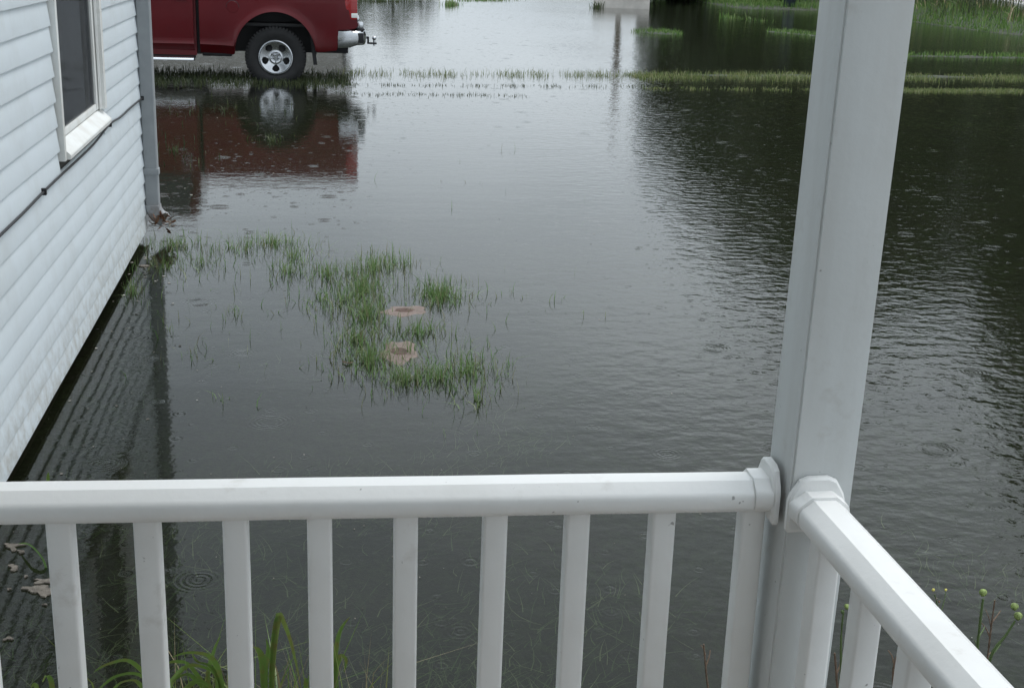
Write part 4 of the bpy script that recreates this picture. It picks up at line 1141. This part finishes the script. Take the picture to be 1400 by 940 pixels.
# beige foam scraps floating by the house
def scrap(u, v, r, label, seed):
    q = random.Random(seed); p = at_z(u, v, 0)
    t = empty('foam_scrap', (p.x, p.y, 0.003)); bm = bmesh.new()
    blobs = [(0, 0, r)] + [(q.gauss(0, r), q.gauss(0, r * .7), r * q.uniform(.4, .8)) for _ in range(4)]
    N = 40; lo = []
    for j in range(N):
        a = 6.283 * j / N; best = 0
        for bx, by, br in blobs:
            for k in range(1, 24):
                s = k * r / 7
                if math.hypot(s * math.cos(a) - bx, s * math.sin(a) - by) < br: best = max(best, s)
        best *= q.uniform(0.86, 1.1); lo.append((best * math.cos(a), best * math.sin(a)))
    add_loft(bm, [[(x, y, 0) for x, y in lo], [(x * .96, y * .96, 0.004) for x, y in lo]])
    me_o = build('foam_scrap', bm, M['foam']); bpy.data.objects.remove(t); me_o.location = (p.x, p.y, 0.001); me_o.rotation_euler = (0, 0, q.uniform(0, 6))
    tag(me_o, label, 'foam scrap', 'foam scraps floating by the house')
scrap(50, 806, 0.026, 'largest beige foam scrap floating beside the leftmost full baluster', 1)
scrap(66, 795, 0.016, 'beige foam scrap half hidden behind the leftmost full baluster', 2)
scrap(15, 747, 0.017, 'beige foam scrap at the left picture edge just under the rail', 3)
scrap(30, 755, 0.009, 'narrow pale foam scrap right of the one under the rail', 4)
scrap(20, 776, 0.012, 'pale foam scrap between the one under the rail and the largest', 5)
scrap(12, 873, 0.008, 'small pale foam scrap lowest on the left, beside the cut-off baluster', 6)
for i, (u, v) in enumerate(((35, 788), (12, 806), (62, 827))):
    scrap(u, v, 0.0045, 'tiny pale foam crumb near the largest foam scrap', 20 + i)
scrap(198, 364, 0.03, 'flat pale foam scrap floating near the house corner below the downspout', 9)

# ------------------------------------------------------------------ plants in front of the porch
def strap_leaf(pts, w, mat, parent, fold=0.25):
    """long channelled leaf along a path"""
    pts = smooth_path(pts, 5); n = len(pts); bm = bmesh.new(); rows = []
    for i, p in enumerate(pts):
        t = (pts[min(i + 1, n - 1)] - pts[max(i - 1, 0)]).normalized()
        s = t.cross(Vector((0.25, 1, 0.35))).normalized(); nrm = s.cross(t).normalized()
        q = i / (n - 1); ww = w * (0.55 + 0.9 * q if q < 0.5 else 1.0 - max(0, (q - 0.55) / 0.45) ** 1.6 * 0.97)
        rows.append([bm.verts.new(p - s * ww * .5 + nrm * ww * fold), bm.verts.new(p), bm.verts.new(p + s * ww * .5 + nrm * ww * fold)])
    for a, b in zip(rows, rows[1:]):
        for k in range(2): bm.faces.new((a[k], a[k + 1], b[k + 1], b[k]))
    return build('leaf', bm, mat, parent, True, 80)
def lily(base, y, leaves, label, mat='lily'):
    b = at_y(base[0], base[1], y)
    t = tag(empty('daylily_plant', (b.x, y, -0.05)), label, 'plant', 'daylilies growing in front of the porch')
    for li in leaves:
        pp_ = [at_y(u, v, y + dy) for (u, v, dy) in li[0]]
        pp_ = [(b.x + R.uniform(-.02, .02), y, -0.08)] + [tuple(p) for p in pp_]
        rel(strap_leaf(pp_, li[1], M[li[2] if len(li) > 2 else mat], None), t)
    return t
YL = 2.62
lily((215, 1030), YL, [
    ([(215, 960, 0), (182, 908, -.03), (150, 908, -.06), (128, 918, -.08)], 0.016),
    ([(218, 960, 0), (192, 925, -.04), (160, 925, -.08), (134, 942, -.1)], 0.016),
    ([(210, 980, 0), (190, 936, -.06), (170, 932, -.1), (150, 945, -.12)], 0.015),
    ([(222, 970, 0), (250, 915, .04), (285, 915, .05), (310, 935, .05)], 0.014),
    ([(225, 990, 0), (262, 935, .02), (285, 938, .0), (300, 955, 0)], 0.014)], 'daylily with arching leaves behind the third baluster from the left')
lily((300, 1030), YL + .05, [
    ([(305, 960, 0), (292, 905, -.03), (262, 893, -.06), (234, 898, -.08)], 0.017),
    ([(306, 960, 0), (290, 915, -.02), (270, 905, -.05), (262, 892, -.08)], 0.012),
    ([(300, 980, 0), (262, 915, .03), (240, 905, .06), (225, 908, .06)], 0.015),
    ([(303, 980, 0), (284, 930, 0), (292, 890, .02), (302, 868, .03)], 0.010),
    ([(300, 980, 0), (265, 928, 0), (246, 925, -.02), (232, 935, -.03)], 0.014),
    ([(300, 990, 0), (296, 936, 0), (290, 918, .02), (286, 912, .02)], 0.011)], 'daylily with a brown-tipped arching leaf right of the third baluster')
lily((375, 1040), YL + .05, [
    ([(372, 950, 0), (374, 890, 0), (380, 846, 0), (384, 844, 0), (398, 880, .01), (412, 940, .02)], 0.015),
    ([(370, 960, 0), (372, 900, 0), (377, 850, .0), (380, 843, 0)], 0.014),
    ([(362, 960, 0), (358, 905, -.01), (352, 888, -.02), (345, 884, -.03)], 0.017),
    ([(364, 980, 0), (362, 920, .01), (366, 890, .02), (364, 872, .02)], 0.013),
    ([(420, 990, 0), (418, 950, 0), (418, 930, 0), (419, 926, 0)], 0.012),
    ([(385, 990, 0), (382, 940, 0), (378, 915, 0), (374, 905, 0)], 0.005, 'straw')], 'tall daylily with one leaf folded sharply over, right of the fourth baluster')
lily((455, 1040), YL + .1, [
    ([(456, 960, 0), (459, 890, 0), (466, 860, 0), (479, 842, 0)], 0.011),
    ([(456, 970, 0), (460, 910, 0), (466, 897, 0), (473, 903, 0), (470, 920, 0)], 0.013),
    ([(450, 980, 0), (447, 930, 0), (446, 905, 0)], 0.010)], 'small daylily tuft showing just right of the fifth baluster')
lily((65, 1040), YL, [([(72, 960, 0), (66, 925, 0), (58, 932, -.02)], 0.014), ([(50, 960, 0), (48, 936, 0), (42, 940, 0)], 0.012)], 'low daylily leaf tips at the bottom left by the leftmost full baluster')
strap = tag(strap_leaf([tuple(at_z(66, 790, -0.03)), tuple(at_z(58, 765, 0.02)), tuple(at_z(40, 745, 0.04)), tuple(at_z(24, 743, 0.01))], 0.012, M['grass'], None), 'single bent grass blade among the foam scraps at far left', 'grass blade')
strap.name = 'grass_blade'
strap = tag(strap_leaf([tuple(at_z(64, 668, -0.03)), tuple(at_z(65, 656, 0.03)), tuple(at_z(66, 645, 0.07))], 0.012, M['lily'], None), 'short broad green blade rising just above the rail at left', 'grass blade')
strap.name = 'grass_blade'

# finer grass and dead stems among the daylilies
pts = []
for _ in range(150):
    u = R.choice((215, 300, 375, 455)) + R.gauss(0, 34); p = at_y(u, 1010, YL + R.uniform(-0.05, 0.16)); pts.append((p.x, p.y, 0.0))
tag(blades('fine_grass', pts, M['lily'], (0.14, 0.36), (0.003, 0.006), 0.7, 0.05), 'fine grass blades growing among the daylilies', kind='stuff')
pts = []
for _ in range(60):
    u = R.choice((300, 400, 420, 500)) + R.gauss(0, 26); p = at_y(u, 1010, YL + R.uniform(0, 0.2)); pts.append((p.x, p.y, 0.0))
tag(blades('dead_stems', pts, M['straw'], (0.14, 0.33), (0.0015, 0.003), 0.6, 0.05), 'thin dead brown stems among the daylilies', kind='stuff')

# dry stalks and bud stalks beyond the rails
def stalk(path, y, r, mat, label, buds=(), twigs=(), name='dry_stalk', cat='stalk', group=None):
    pts = [at_y(u, v, y + dy) for u, v, dy in path]
    b = pts[0]; root = tag(empty(name, (b.x, b.y, -0.05)), label, cat, group)
    rel(tube('stem', smooth_path([(b.x, b.y, -0.1)] + [tuple(p) for p in pts], 4), r, M[mat], None, 7, r * 0.55), root)
    for (u, v, du, dv, rr_) in twigs:
        a = at_y(u, v, y); c_ = at_y(u + du, v + dv, y + 0.02)
        rel(tube('twig', smooth_path([tuple(a), tuple(a.lerp(c_, .5) + Vector((0.002, 0, 0.002))), tuple(c_)], 3), rr_, M[mat], None, 6, rr_ * .5), root)
    for (u, v, rb, mt) in buds:
        p = at_y(u, v, y)
        bm = bmesh.new(); bmesh.ops.create_uvsphere(bm, u_segments=14, v_segments=10, radius=rb)
        for vv in bm.verts:
            a = math.atan2(vv.co.y, vv.co.x); vv.co.x *= 1 + .16 * math.cos(3 * a); vv.co.y *= 1 + .16 * math.cos(3 * a)
            vv.co.z *= 1.15 if vv.co.z > 0 else 1.0
        bmesh.ops.rotate(bm, cent=(0, 0, 0), matrix=Matrix.Rotation(R.uniform(-.4, .4), 3, 'Y'), verts=bm.verts[:])
        bmesh.ops.translate(bm, vec=p, verts=bm.verts[:])
        rel(build('bud', bm, M[mt], None, True, 60), root)
    return root
YS = 2.25
stalk([(972, 990, 0), (966, 925, 0), (962, 880, 0)], YS + .2, 0.0032, 'drystem', 'reddish brown dry stalk left of the last baluster before the post', twigs=[(965, 910, 6, -22, 0.002), (964, 895, -6, -14, 0.002)], group='dry stalks beyond the railing')
stalk([(1146, 990, 0), (1144, 930, 0), (1141, 892, 0)], YS, 0.0035, 'drystem', 'brown dry stalk right of the first side baluster', twigs=[(1144, 920, 5, -18, 0.002)], group='dry stalks beyond the railing')
stalk([(1222, 1000, 0), (1221, 930, 0), (1223, 905, 0), (1231, 888, 0)], YS, 0.0035, 'drystem', 'forked brown dry stalk right of the second side baluster', twigs=[(1222, 906, -8, -18, 0.002)], group='dry stalks beyond the railing')
stalk([(1340, 1000, 0), (1350, 900, 0), (1356, 850, 0), (1360, 820, 0)], YS + .2, 0.003, 'drystem', 'brown dry stalk between the single bud and the paired buds', twigs=[(1353, 870, -12, -20, 0.0018), (1356, 850, 12, -16, 0.0018), (1355, 860, -8, -28, 0.0015), (1350, 895, 14, -10, 0.0015)], group='dry stalks beyond the railing')
stalk([(1338, 1000, 0), (1336, 900, 0), (1340, 850, 0), (1344, 818, 0)], YS, 0.0042, 'stem', 'green stalk with a single round bud at right', buds=[(1344, 810, 0.0078, 'bud')], twigs=[(1338, 870, 8, -14, 0.002), (1336, 890, -4, -16, 0.002)], name='bud_stalk', group='bud stalks at the right')
stalk([(1340, 1010, 0), (1352, 905, 0), (1375, 868, 0), (1388, 848, 0)], YS, 0.0042, 'stem', 'green stalk with two round buds at the right edge', buds=[(1392, 842, 0.0085, 'bud'), (1387, 829, 0.0078, 'bud')], twigs=[(1352, 900, 16, -20, 0.002)], name='bud_stalk', group='bud stalks at the right')
stalk([(1146, 980, 0), (1150, 870, 0), (1153, 838, 0)], YS, 0.003, 'stem', 'green stalk with one small bud between the side balusters', buds=[(1158, 829, 0.0058, 'bud'), (1152, 836, 0.004, 'stem')], name='bud_stalk', group='bud stalks at the right')
stalk([(1290, 990, 0), (1284, 850, 0), (1278, 812, 0)], YS, 0.0022, 'stem', 'thin stalk with tiny yellow flowers above the side rail', buds=[(1276, 806, 0.0032, 'yellow'), (1280, 818, 0.0025, 'foam'), (1293, 806, 0.0028, 'yellow'), (1284, 822, 0.002, 'drydead')], twigs=[(1285, 840, 8, -32, 0.0013)], name='flower_stalk', cat='stalk')
print('triangles about', sum(len(m.polygons) for m in bpy.data.meshes))
